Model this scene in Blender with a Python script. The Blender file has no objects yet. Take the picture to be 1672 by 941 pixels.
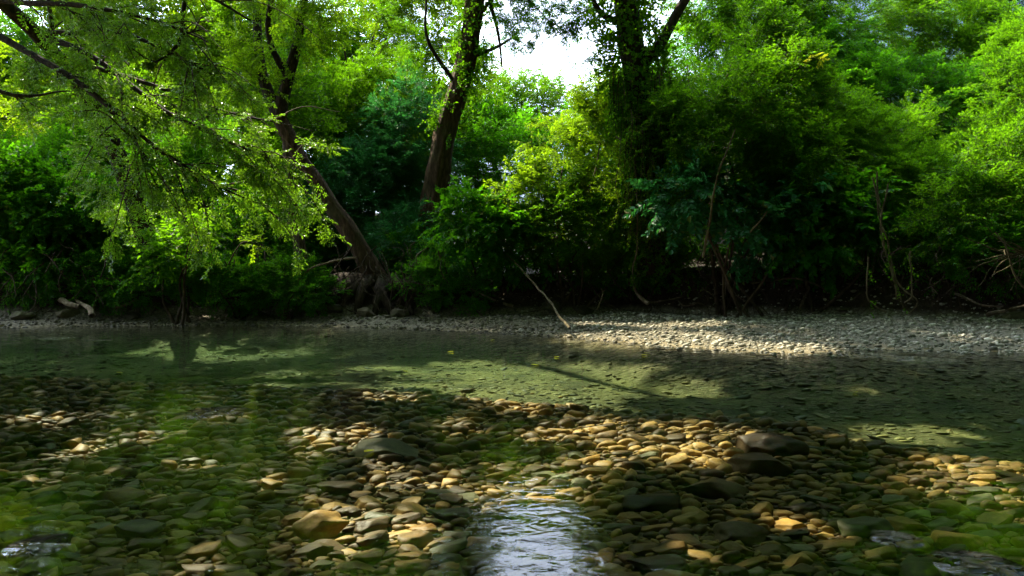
import bpy, math
import numpy as np
from mathutils import Vector

SC = bpy.context.scene
COL = SC.collection
F = 1114.667            # focal length in photo pixels
CX, CY, CAMZ = 836.0, 470.5, 1.0
ELEV, AZ = math.radians(50), math.radians(-48)
SUN = np.array([math.sin(AZ)*math.cos(ELEV), math.cos(AZ)*math.cos(ELEV), math.sin(ELEV)])
RNG = np.random.default_rng(7)

def at(px, py, Y):
    return np.array([(px-CX)/F*Y, Y, CAMZ+(CY-py)/F*Y])

# ------------------------------------------------------------------ noise
def _hash(i, j, k, seed):
    h = (i*374761393 + j*668265263 + k*2147483647 + seed*1274126177) & 0xffffffff
    h = ((h ^ (h >> 13))*1274126177) & 0xffffffff
    return ((h ^ (h >> 16)) & 0xffff)/65535.0

def vnoise(P, scale=1.0, seed=0):
    P = np.asarray(P, float)*scale
    if P.shape[-1] == 2:
        P = np.concatenate([P, np.zeros(P.shape[:-1]+(1,))], -1)
    I = np.floor(P).astype(np.int64); f = P-I; f = f*f*(3-2*f)
    r = 0
    for a in (0, 1):
        for b in (0, 1):
            for c in (0, 1):
                w = (f[..., 0] if a else 1-f[..., 0])*(f[..., 1] if b else 1-f[..., 1])*(f[..., 2] if c else 1-f[..., 2])
                r = r + w*_hash(I[..., 0]+a, I[..., 1]+b, I[..., 2]+c, seed)
    return r                      # 0..1

def fbm(P, scale=1.0, seed=0, oct=3):
    r, a, t = 0, 1.0, 0
    for o in range(oct):
        r = r + a*vnoise(P, scale*2**o, seed+o); t += a; a *= .5
    return r/t

def sstep(a, b, x):
    t = np.clip((x-a)/(b-a), 0, 1); return t*t*(3-2*t)

# ------------------------------------------------------------------ meshes
def mesh_np(name, V, Q, mats, mi=None, smooth=False):
    """V (n,3), Q (m,k) faces all of k corners"""
    V = np.ascontiguousarray(V, np.float32); Q = np.ascontiguousarray(Q, np.int32)
    me = bpy.data.meshes.new(name)
    k = Q.shape[1]; m = len(Q)
    me.vertices.add(len(V)); me.vertices.foreach_set('co', V.ravel())
    me.loops.add(m*k); me.loops.foreach_set('vertex_index', Q.ravel())
    me.polygons.add(m)
    me.polygons.foreach_set('loop_start', np.arange(0, m*k, k, dtype=np.int32))
    if mi is not None:
        me.polygons.foreach_set('material_index', np.ascontiguousarray(mi, np.int32))
    if isinstance(smooth, np.ndarray):
        me.polygons.foreach_set('use_smooth', smooth.astype(bool))
    else:
        me.polygons.foreach_set('use_smooth', np.full(m, bool(smooth)))
    for mt in (mats if isinstance(mats, (list, tuple)) else [mats]):
        me.materials.append(mt)
    me.update(calc_edges=True)
    return me

def link(name, me, parent=None):
    o = bpy.data.objects.new(name, me); COL.objects.link(o)
    if parent is not None: o.parent = parent
    return o

def tag(o, label=None, cat=None, group=None, kind=None):
    if label: o['label'] = label
    if cat: o['category'] = cat
    if group: o['group'] = group
    if kind: o['kind'] = kind
    return o

def empty(name, loc, label, cat, group=None):
    o = bpy.data.objects.new(name, None); COL.objects.link(o)
    o.location = loc; o.empty_display_size = .2
    tag(o, label, cat, group)
    return o

class MB:
    """collects quads with a material index"""
    def __init__(s): s.V = []; s.Q = []; s.M = []; s.S = []; s.n = 0
    def add(s, V, Q, m=0, smooth=False):
        V = np.asarray(V, float).reshape(-1, 3); Q = np.asarray(Q, np.int64)
        s.V.append(V); s.Q.append(Q+s.n); s.M.append(np.full(len(Q), m) if np.isscalar(m) else np.asarray(m))
        s.S.append(np.full(len(Q), smooth)); s.n += len(V)
    def build(s, name, mats, parent=None, origin=None):
        V = np.concatenate(s.V); Q = np.concatenate(s.Q)
        if origin is not None: V = V-np.asarray(origin)
        me = mesh_np(name, V, Q, mats, np.concatenate(s.M), np.concatenate(s.S))
        return link(name, me, parent)

def resample(pts, step, radii=None):
    """Catmull-Rom through the points, sampled about every step"""
    P = np.asarray(pts, float); n = len(P)
    E = np.concatenate([[2*P[0]-P[1]], P, [2*P[-1]-P[-2]]])
    out, rr = [], []
    for i in range(n-1):
        p0, p1, p2, p3 = E[i:i+4]
        m = max(2, int(np.linalg.norm(p2-p1)/step))
        t = np.linspace(0, 1, m, endpoint=False)[:, None]
        out.append(.5*((2*p1)+(-p0+p2)*t+(2*p0-5*p1+4*p2-p3)*t**2+(-p0+3*p1-3*p2+p3)*t**3))
        if radii is not None: rr.append(radii[i]+(radii[i+1]-radii[i])*t[:, 0])
    out.append(P[-1:]); C = np.concatenate(out)
    if radii is None: return C
    rr.append([radii[-1]]); return C, np.concatenate(rr)

def tube(C, R, seg=6, rough=0.0, seed=0, ridge=0.0, rscale=3.0):
    C = np.asarray(C, float); n = len(C); R = np.broadcast_to(R, (n,))
    T = np.gradient(C, axis=0); T /= np.linalg.norm(T, axis=1)[:, None]+1e-9
    ref = np.array([0.31, -.9, .3]); ref /= np.linalg.norm(ref)
    A = np.cross(T, ref); bad = np.linalg.norm(A, axis=1) < .15
    A[bad] = np.cross(T[bad], [1., 0, 0]); A /= np.linalg.norm(A, axis=1)[:, None]
    B = np.cross(T, A)
    th = np.linspace(0, 2*np.pi, seg, endpoint=False)
    D = A[:, None]*np.cos(th)[None, :, None]+B[:, None]*np.sin(th)[None, :, None]
    rad = np.repeat(R[:, None], seg, 1)
    if rough or ridge:
        arc = np.concatenate([[0], np.cumsum(np.linalg.norm(np.diff(C, axis=0), axis=1))])
        pc = np.stack([np.cos(th)[None]+0*arc[:, None], np.sin(th)[None]+0*arc[:, None], 0*th[None]+arc[:, None]*.8], -1)
        rad = rad*(1+rough*(fbm(pc, 1.3, seed)-.5)*2)
        pr = pc*np.array([rscale*2, rscale*2, .9])
        rad = rad*(1+ridge*(np.abs(vnoise(pr, 1, seed+9)-.5)*2+.5*vnoise(pc*np.array([9, 9, 5.]), 1, seed+5)-.6))
    V = (C[:, None]+D*rad[..., None]).reshape(-1, 3)
    i = np.arange(n-1)[:, None]*seg; j = np.arange(seg)[None]; j2 = (j+1) % seg
    Q = np.stack([i+j, i+j2, i+seg+j2, i+seg+j], -1).reshape(-1, 4)
    return V, Q

def wiggle(C, amp, seed, scale=1.0):
    C = np.array(C); t = np.linspace(0, 1, len(C)); L = np.linalg.norm(np.diff(C, axis=0), axis=1).sum()
    P = np.stack([t*L*scale, 0*t+seed*3.7], -1)
    for a in range(3):
        C[:, a] += amp*(fbm(P, 1.0, seed*7+a, 2)-.5)*2*np.minimum(1, np.minimum(t*6, (1-t)*6+.3))
    return C

# ------------------------------------------------------------------ materials
def mat(name):
    m = bpy.data.materials.new(name); m.use_nodes = True
    nt = m.node_tree; nt.nodes.clear()
    return m, nt, nt.nodes, nt.links

def N(nt, typ, **kw):
    n = nt.nodes.new(typ)
    for k, v in kw.items():
        if k in n.inputs: n.inputs[k].default_value = v
        else: setattr(n, k, v)
    return n

def ramp(nt, stops):
    r = nt.nodes.new('ShaderNodeValToRGB'); e = r.color_ramp.elements
    while len(e) < len(stops): e.new(.5)
    for el, (p, c) in zip(e, stops): el.position = p; el.color = (*c, 1)
    return r

def leaf_mat(name, dark, mid, light, trans, tfac=.42, rough=.5, spec=.08):
    m, nt, nd, L = mat(name)
    g = N(nt, 'ShaderNodeNewGeometry')
    r = ramp(nt, [(0, dark), (.55, mid), (1, light)])
    no = N(nt, 'ShaderNodeTexNoise', Scale=.55, Detail=2.0)
    tc = N(nt, 'ShaderNodeTexCoord'); L.new(tc.outputs['Object'], no.inputs['Vector'])
    ad = N(nt, 'ShaderNodeMath', operation='MULTIPLY_ADD'); ad.inputs[1].default_value = .9; 
    L.new(no.outputs['Fac'], ad.inputs[0])
    mr = N(nt, 'ShaderNodeMath', operation='MULTIPLY_ADD'); mr.inputs[1].default_value = .75; mr.inputs[2].default_value = -.33
    L.new(g.outputs['Random Per Island'], mr.inputs[0]); L.new(mr.outputs[0], ad.inputs[2])
    L.new(ad.outputs[0], r.inputs['Fac'])
    b = N(nt, 'ShaderNodeBsdfPrincipled', Roughness=rough); b.inputs['Specular IOR Level'].default_value = spec
    r5 = ramp(nt, [(.0, (0, 0, 0)), (.955, (0, 0, 0)), (.975, (.8, .8, .8))]); L.new(g.outputs['Random Per Island'], r5.inputs['Fac'])
    mo = N(nt, 'ShaderNodeMix', data_type='RGBA'); L.new(r5.outputs['Color'], mo.inputs['Factor']); L.new(r.outputs['Color'], mo.inputs['A']); mo.inputs['B'].default_value = (.15, .12, .025, 1)
    L.new(mo.outputs['Result'], b.inputs['Base Color'])
    t = N(nt, 'ShaderNodeBsdfTranslucent')
    hs = N(nt, 'ShaderNodeMix', data_type='RGBA', blend_type='MULTIPLY'); hs.inputs['Factor'].default_value = 1
    rr = ramp(nt, [(0, tuple(.7*c for c in trans)), (1, tuple(1.25*c for c in trans))]); L.new(g.outputs['Random Per Island'], rr.inputs['Fac'])
    L.new(rr.outputs['Color'], t.inputs['Color'])
    mx = N(nt, 'ShaderNodeMixShader'); mx.inputs[0].default_value = tfac
    L.new(b.outputs[0], mx.inputs[1]); L.new(t.outputs[0], mx.inputs[2])
    o = N(nt, 'ShaderNodeOutputMaterial'); L.new(mx.outputs[0], o.inputs['Surface'])
    return m

def bark_mat(name, c1, c2, moss=0.0, scale=6.0):
    m, nt, nd, L = mat(name)
    tc = N(nt, 'ShaderNodeTexCoord'); mp = N(nt, 'ShaderNodeMapping'); mp.inputs['Scale'].default_value = (1, 1, .22)
    L.new(tc.outputs['Object'], mp.inputs['Vector'])
    n1 = N(nt, 'ShaderNodeTexNoise', Scale=scale*2, Detail=6.0, Roughness=.65); L.new(mp.outputs[0], n1.inputs['Vector'])
    n2 = N(nt, 'ShaderNodeTexNoise', Scale=1.3, Detail=3.0); L.new(tc.outputs['Object'], n2.inputs['Vector'])
    r = ramp(nt, [(.32, tuple(.35*c for c in c1)), (.5, c1), (.72, c2)]); L.new(n1.outputs['Fac'], r.inputs['Fac'])
    mx = N(nt, 'ShaderNodeMix', data_type='RGBA'); mr = N(nt, 'ShaderNodeMapRange'); mr.inputs[1].default_value = .52; mr.inputs[2].default_value = .68; mr.inputs[4].default_value = moss
    L.new(n2.outputs['Fac'], mr.inputs[0]); L.new(mr.outputs[0], mx.inputs['Factor'])
    L.new(r.outputs['Color'], mx.inputs['A']); mx.inputs['B'].default_value = (.035, .06, .012, 1)
    b = N(nt, 'ShaderNodeBsdfPrincipled', Roughness=.9); b.inputs['Specular IOR Level'].default_value = .15
    L.new(mx.outputs['Result'], b.inputs['Base Color'])
    bp = N(nt, 'ShaderNodeBump', Strength=.8, Distance=.05); L.new(n1.outputs['Fac'], bp.inputs['Height']); L.new(bp.outputs[0], b.inputs['Normal'])
    o = N(nt, 'ShaderNodeOutputMaterial'); L.new(b.outputs[0], o.inputs['Surface'])
    return m

def stone_mat(name, ca, cb, rough=.55, algae=.18, island=True, spec=.4):
    m, nt, nd, L = mat(name)
    g = N(nt, 'ShaderNodeNewGeometry'); oi = N(nt, 'ShaderNodeObjectInfo')
    ad = N(nt, 'ShaderNodeMath', operation='ADD'); L.new(g.outputs['Random Per Island'], ad.inputs[0]); L.new(oi.outputs['Random'], ad.inputs[1])
    fr = N(nt, 'ShaderNodeMath', operation='FRACT'); L.new(ad.outputs[0], fr.inputs[0])
    mid = tuple((a+b)/2 for a, b in zip(ca, cb))
    r = ramp(nt, [(0, tuple(.55*c for c in ca)), (.3, ca), (.65, mid), (1, cb)]); L.new(fr.outputs[0], r.inputs['Fac'])
    n1 = N(nt, 'ShaderNodeTexNoise', Scale=9.0, Detail=8.0, Roughness=.7)
    L.new(g.outputs['Position'], n1.inputs['Vector'])
    n2 = N(nt, 'ShaderNodeTexNoise', Scale=2.2, Detail=4.0); L.new(g.outputs['Position'], n2.inputs['Vector'])
    n3 = N(nt, 'ShaderNodeTexNoise', Scale=55.0, Detail=4.0, Roughness=.7); L.new(g.outputs['Position'], n3.inputs['Vector'])
    r1 = ramp(nt, [(.28, (.30, .28, .26)), (.5, (.95, .95, .95)), (.75, (1.4, 1.35, 1.2))]); L.new(n1.outputs['Fac'], r1.inputs['Fac'])
    mu = N(nt, 'ShaderNodeMix', data_type='RGBA', blend_type='MULTIPLY'); mu.inputs['Factor'].default_value = .85
    L.new(r.outputs['Color'], mu.inputs['A']); L.new(r1.outputs['Color'], mu.inputs['B'])
    r3 = ramp(nt, [(.3, (.7, .7, .7)), (.6, (1.1, 1.1, 1.1))]); L.new(n3.outputs['Fac'], r3.inputs['Fac'])
    mu3 = N(nt, 'ShaderNodeMix', data_type='RGBA', blend_type='MULTIPLY'); mu3.inputs['Factor'].default_value = .7
    L.new(mu.outputs['Result'], mu3.inputs['A']); L.new(r3.outputs['Color'], mu3.inputs['B'])
    mr = N(nt, 'ShaderNodeMapRange'); mr.inputs[1].default_value = .5; mr.inputs[2].default_value = .72; mr.inputs[4].default_value = algae
    L.new(n2.outputs['Fac'], mr.inputs[0])
    mx = N(nt, 'ShaderNodeMix', data_type='RGBA'); L.new(mr.outputs[0], mx.inputs['Factor']); L.new(mu3.outputs['Result'], mx.inputs['A'])
    mx.inputs['B'].default_value = (.075, .085, .02, 1)
    b = N(nt, 'ShaderNodeBsdfPrincipled', Roughness=rough); b.inputs['Specular IOR Level'].default_value = spec
    L.new(mx.outputs['Result'], b.inputs['Base Color'])
    bp = N(nt, 'ShaderNodeBump', Strength=.55, Distance=.015); L.new(n1.outputs['Fac'], bp.inputs['Height'])
    bp2 = N(nt, 'ShaderNodeBump', Strength=.35, Distance=.004); L.new(n3.outputs['Fac'], bp2.inputs['Height']); L.new(bp.outputs[0], bp2.inputs['Normal'])
    L.new(bp2.outputs[0], b.inputs['Normal'])
    o = N(nt, 'ShaderNodeOutputMaterial'); L.new(b.outputs[0], o.inputs['Surface'])
    return m

M = {}
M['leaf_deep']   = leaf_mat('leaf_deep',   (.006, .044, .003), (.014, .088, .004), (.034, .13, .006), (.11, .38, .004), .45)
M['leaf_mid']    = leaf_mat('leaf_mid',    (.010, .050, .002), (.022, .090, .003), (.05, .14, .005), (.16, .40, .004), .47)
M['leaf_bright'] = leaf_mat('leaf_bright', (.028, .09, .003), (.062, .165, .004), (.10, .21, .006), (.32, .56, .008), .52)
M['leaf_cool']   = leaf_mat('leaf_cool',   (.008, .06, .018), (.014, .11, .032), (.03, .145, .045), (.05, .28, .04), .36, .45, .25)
M['leaf_yellow'] = leaf_mat('leaf_yellow', (.09, .14, .006), (.17, .21, .008), (.28, .28, .012), (.50, .56, .015), .5)
M['leaf_fine']   = leaf_mat('leaf_fine',   (.018, .070, .007), (.040, .13, .010), (.075, .18, .02), (.22, .46, .010), .46, .34, .4)
M['twig']        = bark_mat('twig_bark', (.05, .035, .02), (.11, .08, .05))
M['vine']        = bark_mat('vine_bark', (.075, .062, .03), (.14, .115, .06))
M['bark_brown']  = bark_mat('bark_brown', (.06, .036, .02), (.14, .09, .05), .35)
M['bark_grey']   = bark_mat('bark_grey', (.085, .06, .038), (.2, .15, .10), .35)
M['bark_dark']   = bark_mat('bark_dark', (.03, .022, .014), (.075, .055, .035), .4)
M['root']        = bark_mat('root_bark', (.038, .026, .014), (.085, .058, .034), .15)
M['driftwood']   = bark_mat('driftwood', (.17, .13, .08), (.3, .25, .17), 0)
M['stone_tan']   = stone_mat('stone_tan', (.26, .15, .035), (.45, .29, .085))
M['stone_ochre'] = stone_mat('stone_ochre', (.27, .14, .025), (.45, .26, .06))
M['stone_grey']  = stone_mat('stone_grey', (.095, .095, .05), (.19, .18, .095))
M['stone_brown'] = stone_mat('stone_brown', (.08, .05, .02), (.18, .115, .05))
M['stone_mix']   = stone_mat('stone_mix', (.11, .065, .018), (.43, .27, .075))
M['gravel']      = stone_mat('gravel_stone', (.19, .185, .135), (.50, .48, .37), .7, .12, spec=.3)
M['rock_moss']   = stone_mat('rock_moss', (.05, .045, .025), (.11, .095, .05), .8, .8, spec=.2)

def ground_material():
    m, nt, nd, L = mat('ground_soil_and_gravel')
    g = N(nt, 'ShaderNodeNewGeometry'); sp = N(nt, 'ShaderNodeSeparateXYZ'); L.new(g.outputs['Position'], sp.inputs[0])
    def vor(scale, f='F1'):
        v = N(nt, 'ShaderNodeTexVoronoi', Scale=scale); v.feature = f
        mp = N(nt, 'ShaderNodeMapping'); mp.inputs['Scale'].default_value = (.75, 1.1, .6)
        L.new(g.outputs['Position'], mp.inputs['Vector']); L.new(mp.outputs[0], v.inputs['Vector']); return v
    v1 = vor(13.0); v2 = vor(34.0)
    n1 = N(nt, 'ShaderNodeTexNoise', Scale=1.4, Detail=6.0); L.new(g.outputs['Position'], n1.inputs['Vector'])
    n2 = N(nt, 'ShaderNodeTexNoise', Scale=22.0, Detail=5.0, Roughness=.7); L.new(g.outputs['Position'], n2.inputs['Vector'])
    s1 = N(nt, 'ShaderNodeSeparateColor'); L.new(v1.outputs['Color'], s1.inputs[0])
    peb = ramp(nt, [(0, (.10, .085, .04)), (.5, (.22, .18, .09)), (1, (.36, .30, .17))]); L.new(s1.outputs[0], peb.inputs['Fac'])
    gap = ramp(nt, [(.0, (1.1, 1.1, 1.1)), (.55, (.8, .8, .8)), (.85, (.3, .3, .3))]); L.new(v1.outputs['Distance'], gap.inputs['Fac'])
    pm = N(nt, 'ShaderNodeMix', data_type='RGBA', blend_type='MULTIPLY'); pm.inputs['Factor'].default_value = 1
    L.new(peb.outputs['Color'], pm.inputs['A']); L.new(gap.outputs['Color'], pm.inputs['B'])
    # pale silt on the deep pool floor
    silt = ramp(nt, [(.35, (.055, .048, .018)), (.65, (.20, .165, .06))]); L.new(n1.outputs['Fac'], silt.inputs['Fac'])
    zs = N(nt, 'ShaderNodeMapRange'); zs.inputs[1].default_value = -.22; zs.inputs[2].default_value = -.47; zs.inputs[3].default_value = .1; zs.inputs[4].default_value = .8
    L.new(sp.outputs['Z'], zs.inputs[0])
    bed = N(nt, 'ShaderNodeMix', data_type='RGBA'); L.new(zs.outputs[0], bed.inputs['Factor']); L.new(pm.outputs['Result'], bed.inputs['A']); L.new(silt.outputs['Color'], bed.inputs['B'])
    # grey gravel above the water
    s2 = N(nt, 'ShaderNodeSeparateColor'); L.new(v2.outputs['Color'], s2.inputs[0])
    gr = ramp(nt, [(0, (.07, .062, .038)), (1, (.20, .18, .12))]); L.new(s2.outputs[0], gr.inputs['Fac'])
    za = N(nt, 'ShaderNodeMapRange'); za.inputs[1].default_value = -.03; za.inputs[2].default_value = .06; L.new(sp.outputs['Z'], za.inputs[0])
    m1 = N(nt, 'ShaderNodeMix', data_type='RGBA'); L.new(za.outputs[0], m1.inputs['Factor']); L.new(bed.outputs['Result'], m1.inputs['A']); L.new(gr.outputs['Color'], m1.inputs['B'])
    # dark soil and litter on the bank
    so = ramp(nt, [(.3, (.012, .008, .005)), (.55, (.028, .019, .010)), (.75, (.055, .038, .02))]); L.new(n2.outputs['Fac'], so.inputs['Fac'])
    zn = N(nt, 'ShaderNodeMath', operation='MULTIPLY_ADD'); zn.inputs[1].default_value = .35; L.new(n1.outputs['Fac'], zn.inputs[0]); L.new(sp.outputs['Z'], zn.inputs[2])
    zb = N(nt, 'ShaderNodeMapRange'); zb.inputs[1].default_value = .56; zb.inputs[2].default_value = .70; L.new(zn.outputs[0], zb.inputs[0])
    m2 = N(nt, 'ShaderNodeMix', data_type='RGBA'); L.new(zb.outputs[0], m2.inputs['Factor']); L.new(m1.outputs['Result'], m2.inputs['A']); L.new(so.outputs['Color'], m2.inputs['B'])
    b = N(nt, 'ShaderNodeBsdfPrincipled', Roughness=.85); b.inputs['Specular IOR Level'].default_value = .2
    L.new(m2.outputs['Result'], b.inputs['Base Color'])
    hh = N(nt, 'ShaderNodeMath', operation='MULTIPLY_ADD'); hh.inputs[1].default_value = -1; L.new(v1.outputs['Distance'], hh.inputs[0]); L.new(n2.outputs['Fac'], hh.inputs[2])
    bp = N(nt, 'ShaderNodeBump', Strength=.8, Distance=.04); L.new(hh.outputs[0], bp.inputs['Height']); L.new(bp.outputs[0], b.inputs['Normal'])
    o = N(nt, 'ShaderNodeOutputMaterial'); L.new(b.outputs[0], o.inputs['Surface'])
    return m

def water_material():
    m, nt, nd, L = mat('clear_stream_water')
    g = N(nt, 'ShaderNodeNewGeometry')
    def wave(sx, sy, scale, detail, dist):
        mp = N(nt, 'ShaderNodeMapping'); mp.inputs['Scale'].default_value = (sx, sy, 1); mp.inputs['Rotation'].default_value = (0, 0, .12)
        L.new(g.outputs['Position'], mp.inputs['Vector'])
        n = N(nt, 'ShaderNodeTexNoise', Scale=scale, Detail=detail, Roughness=.5, Distortion=dist); L.new(mp.outputs[0], n.inputs['Vector']); return n
    w1 = wave(1.0, 1.5, 2.0, 2.0, .8); w2 = wave(.9, 1.4, 9.0, 2.0, 1.0)
    patch = N(nt, 'ShaderNodeTexNoise', Scale=.55, Detail=2.0); L.new(g.outputs['Position'], patch.inputs['Vector'])
    pr = N(nt, 'ShaderNodeMapRange'); pr.inputs[1].default_value = .38; pr.inputs[2].default_value = .75; pr.inputs[3].default_value = .25; pr.inputs[4].default_value = 1.5
    L.new(patch.outputs['Fac'], pr.inputs[0])
    # riffles: rougher water where the current runs over the bar tips and stones
    rf = None
    for (x, y, r) in RIFFLES:
        d = N(nt, 'ShaderNodeVectorMath', operation='DISTANCE'); d.inputs[1].default_value = (x, y, 0); L.new(g.outputs['Position'], d.inputs[0])
        mr = N(nt, 'ShaderNodeMapRange'); mr.inputs[1].default_value = r; mr.inputs[2].default_value = r*.3; mr.inputs[3].default_value = 0; mr.inputs[4].default_value = 12; L.new(d.outputs['Value'], mr.inputs[0])
        if rf is None: rf = mr
        else:
            mx = N(nt, 'ShaderNodeMath', operation='MAXIMUM'); L.new(rf.outputs[0], mx.inputs[0]); L.new(mr.outputs[0], mx.inputs[1]); rf = mx
    am = N(nt, 'ShaderNodeMath', operation='ADD'); L.new(pr.outputs[0], am.inputs[0]); L.new(rf.outputs[0], am.inputs[1])
    h2 = N(nt, 'ShaderNodeMath', operation='MULTIPLY'); L.new(w2.outputs['Fac'], h2.inputs[0]); L.new(am.outputs[0], h2.inputs[1])
    b1 = N(nt, 'ShaderNodeBump', Strength=1.0, Distance=.006); L.new(w1.outputs['Fac'], b1.inputs['Height'])
    b2 = N(nt, 'ShaderNodeBump', Strength=1.0, Distance=.003); L.new(h2.outputs[0], b2.inputs['Height']); L.new(b1.outputs[0], b2.inputs['Normal'])
    fr = N(nt, 'ShaderNodeFresnel', IOR=1.32); L.new(b2.outputs[0], fr.inputs['Normal'])
    tr = N(nt, 'ShaderNodeBsdfTransparent'); tr.inputs['Color'].default_value = (.97, .985, .97, 1)
    gl = N(nt, 'ShaderNodeBsdfGlossy', Roughness=.03); L.new(b2.outputs[0], gl.inputs['Normal'])
    mx = N(nt, 'ShaderNodeMixShader'); L.new(fr.outputs[0], mx.inputs[0]); L.new(tr.outputs[0], mx.inputs[1]); L.new(gl.outputs[0], mx.inputs[2])
    va = N(nt, 'ShaderNodeVolumeAbsorption', Density=.25); va.inputs['Color'].default_value = (.40, .79, .52, 1)
    o = N(nt, 'ShaderNodeOutputMaterial'); L.new(mx.outputs[0], o.inputs['Surface']); vsc = N(nt, 'ShaderNodeVolumeScatter', Density=.003, Anisotropy=.3); vsc.inputs['Color'].default_value = (.55, .85, .55, 1); av = N(nt, 'ShaderNodeAddShader'); L.new(va.outputs[0], av.inputs[0]); L.new(vsc.outputs[0], av.inputs[1]); L.new(av.outputs[0], o.inputs['Volume'])
    return m

# ------------------------------------------------------------------ ground
_wx = [-60, -13, -9.3, -7, -3.8, -.5, 1.3, 2.4, 3.55, 4.7, 5.3, 6, 8, 12, 40]
_wy = [16, 17.3, 18.4, 18.5, 17.6, 15.5, 13.9, 12.0, 10.9, 10.2, 11.0, 11.2, 10.6, 9.6, 6]
_bx = [-60, -13, -9, -6, -3.5, 0, 4, 7, 11, 16, 40]
_by = [17.6, 18.3, 19.3, 19.4, 19.0, 19.2, 18.8, 17.2, 14.6, 12.6, 9]
_cx = [-12, -6, -1.6, .9, 2.2, 3, 4.5, 12]
_cy = [9.5, 8.6, 7.3, 6.1, 5.7, 4.4, 3.6, 3.2]
def ground_z(X, Y):
    X = np.asarray(X, float); Y = np.asarray(Y, float)
    P = np.stack([X, Y], -1)
    yw = np.interp(X, _wx, _wy)+.5*(vnoise(P, .9, 3)-.5); yb = np.interp(X, _bx, _by)+.9*(vnoise(P*np.array([1, 0]), .6, 5)-.5)
    yc = np.interp(X, _cx, _cy)+.8*(vnoise(P, .8, 4)-.5)
    t = yw-Y
    deep = -.20-.29*sstep(0, 2.2, Y-yc)+.05*(fbm(P, .7, 11)-.5)
    bed = deep*sstep(-.15, 3.2, t)
    bed = np.where(Y < 1.2, bed+(1.2-np.maximum(Y, -6))*.02+sstep(-1.5, -5, Y)*1.6, bed)
    w = np.clip((Y-yw)/np.maximum(yb-yw, .3), 0, 3)
    hb = np.interp(X, [-14, -4, 0, 4, 9, 14], [.22, .2, .22, .30, .36, .40])
    bar = hb*np.minimum(w, 1)**.8+(.07*(fbm(P, 1.6, 21)-.5)+.16*(fbm(P, .55, 22, 2)-.5))*sstep(0, .5, w)
    u = Y-yb
    bank = 1.15*sstep(0, .9, u)+.10*np.clip(u-.9, 0, 60)
    hill = (.34*sstep(3, 13, X)+.10*sstep(-4, -14, X))*np.clip(u-4, 0, 22)
    up = hb+bank+hill+(.35*(fbm(P, .9, 31)-.5)+.12*(fbm(P, 4, 32)-.5))*sstep(.1, 1.2, u)
    z = np.where(t > 0, bed, np.where(u < 0, bar, up))
    return z+.018*(fbm(P, 5, 41)-.5)

def ground():
    def axis(a, fine0, fine1, b, st, g=1.18):
        c = list(np.arange(fine0, fine1, st)); s = st; x = fine0; left = []
        while x > a: s *= g; x -= s; left.append(x)
        s = st; x = c[-1]
        while x < b: s *= g; x += s; c.append(x)
        return np.array(left[::-1]+c)
    xs = axis(-400, -15, 15, 400, .13); ys = axis(-60, 1, 23, 900, .10)
    X, Y = np.meshgrid(xs, ys)
    Z = ground_z(X, Y)
    nx, ny = len(xs), len(ys)
    i = np.arange(ny-1)[:, None]*nx+np.arange(nx-1)[None]
    Q = np.stack([i, i+1, i+1+nx, i+nx], -1).reshape(-1, 4)
    me = mesh_np('ground', np.stack([X, Y, Z], -1).reshape(-1, 3), Q, ground_material(), smooth=True)
    tag(link('ground', me), 'stream bed, gravel bar and dark earth bank', None, kind='structure')
ground()

RIFFLES = [(at(1450, 583, 0)[0], 0, 1)]      # replaced just below
def surf(px, py, z=0.0):
    Y = (CAMZ-z)*F/(py-CY); return np.array([(px-CX)/F*Y, Y, z])
RIFFLES = [(*surf(1400, 580)[:2], .55), (*surf(1500, 588)[:2], .55), (*surf(95, 553)[:2], .45), (*surf(160, 556)[:2], .3), (*surf(1462, 880)[:2], .10), (*surf(1600, 925)[:2], .16), (*surf(65, 890)[:2], .12), (*surf(350, 675)[:2], .3)]

def water():
    xs = np.linspace(-60, 60, 13); ys = np.linspace(-12, 24, 7)
    x0, x1, y0, y1, zt, zb = -60, 60, -12, 24, 0.0, -1.6
    V = [(x0, y0, zb), (x1, y0, zb), (x1, y1, zb), (x0, y1, zb), (x0, y0, zt), (x1, y0, zt), (x1, y1, zt), (x0, y1, zt)]
    Q = [(0, 3, 2, 1), (4, 5, 6, 7), (0, 1, 5, 4), (1, 2, 6, 5), (2, 3, 7, 6), (3, 0, 4, 7)]
    me = mesh_np('water', np.array(V, float), np.array(Q), water_material())
    tag(link('water', me), 'clear shallow stream water over stones', None, kind='structure')
water()

# ------------------------------------------------------------------ where the sun reaches through the trees (gaps shaped into the crowns)
LIT = [  # photo pixel, half width, half height, of each sunlit patch on bed and bar
 (330, 572, 105, 21), (800, 618, 140, 30), (900, 650, 140, 30), (960, 612, 130, 20), (640, 655, 60, 10), (1150, 640, 60, 12), (1060, 600, 60, 8),
 (1500, 712, 120, 22), (1650, 800, 80, 50), (1570, 775, 70, 18), (1120, 735, 170, 34), (980, 712, 70, 24), (1050, 760, 80, 24),
 (645, 885, 105, 66), (560, 722, 80, 24), (700, 800, 90, 22), (525, 832, 42, 16), (810, 770, 50, 14), (640, 770, 40, 12), (60, 692, 70, 9), (170, 745, 90, 9), (330, 770, 60, 9),
 (1080, 556, 150, 14), (1230, 570, 120, 9), (1340, 576, 60, 6), (1660, 552, 40, 8), (1320, 860, 60, 16), (1160, 920, 120, 14), (830, 830, 60, 30), (740, 700, 60, 10),
 (420, 800, 50, 10), (1240, 625, 40, 5), (1390, 640, 60, 6), (1130, 622, 50, 5), (880, 720, 40, 12), (1480, 800, 40, 10), (1400, 880, 70, 14), (930, 800, 60, 30)]
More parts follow.
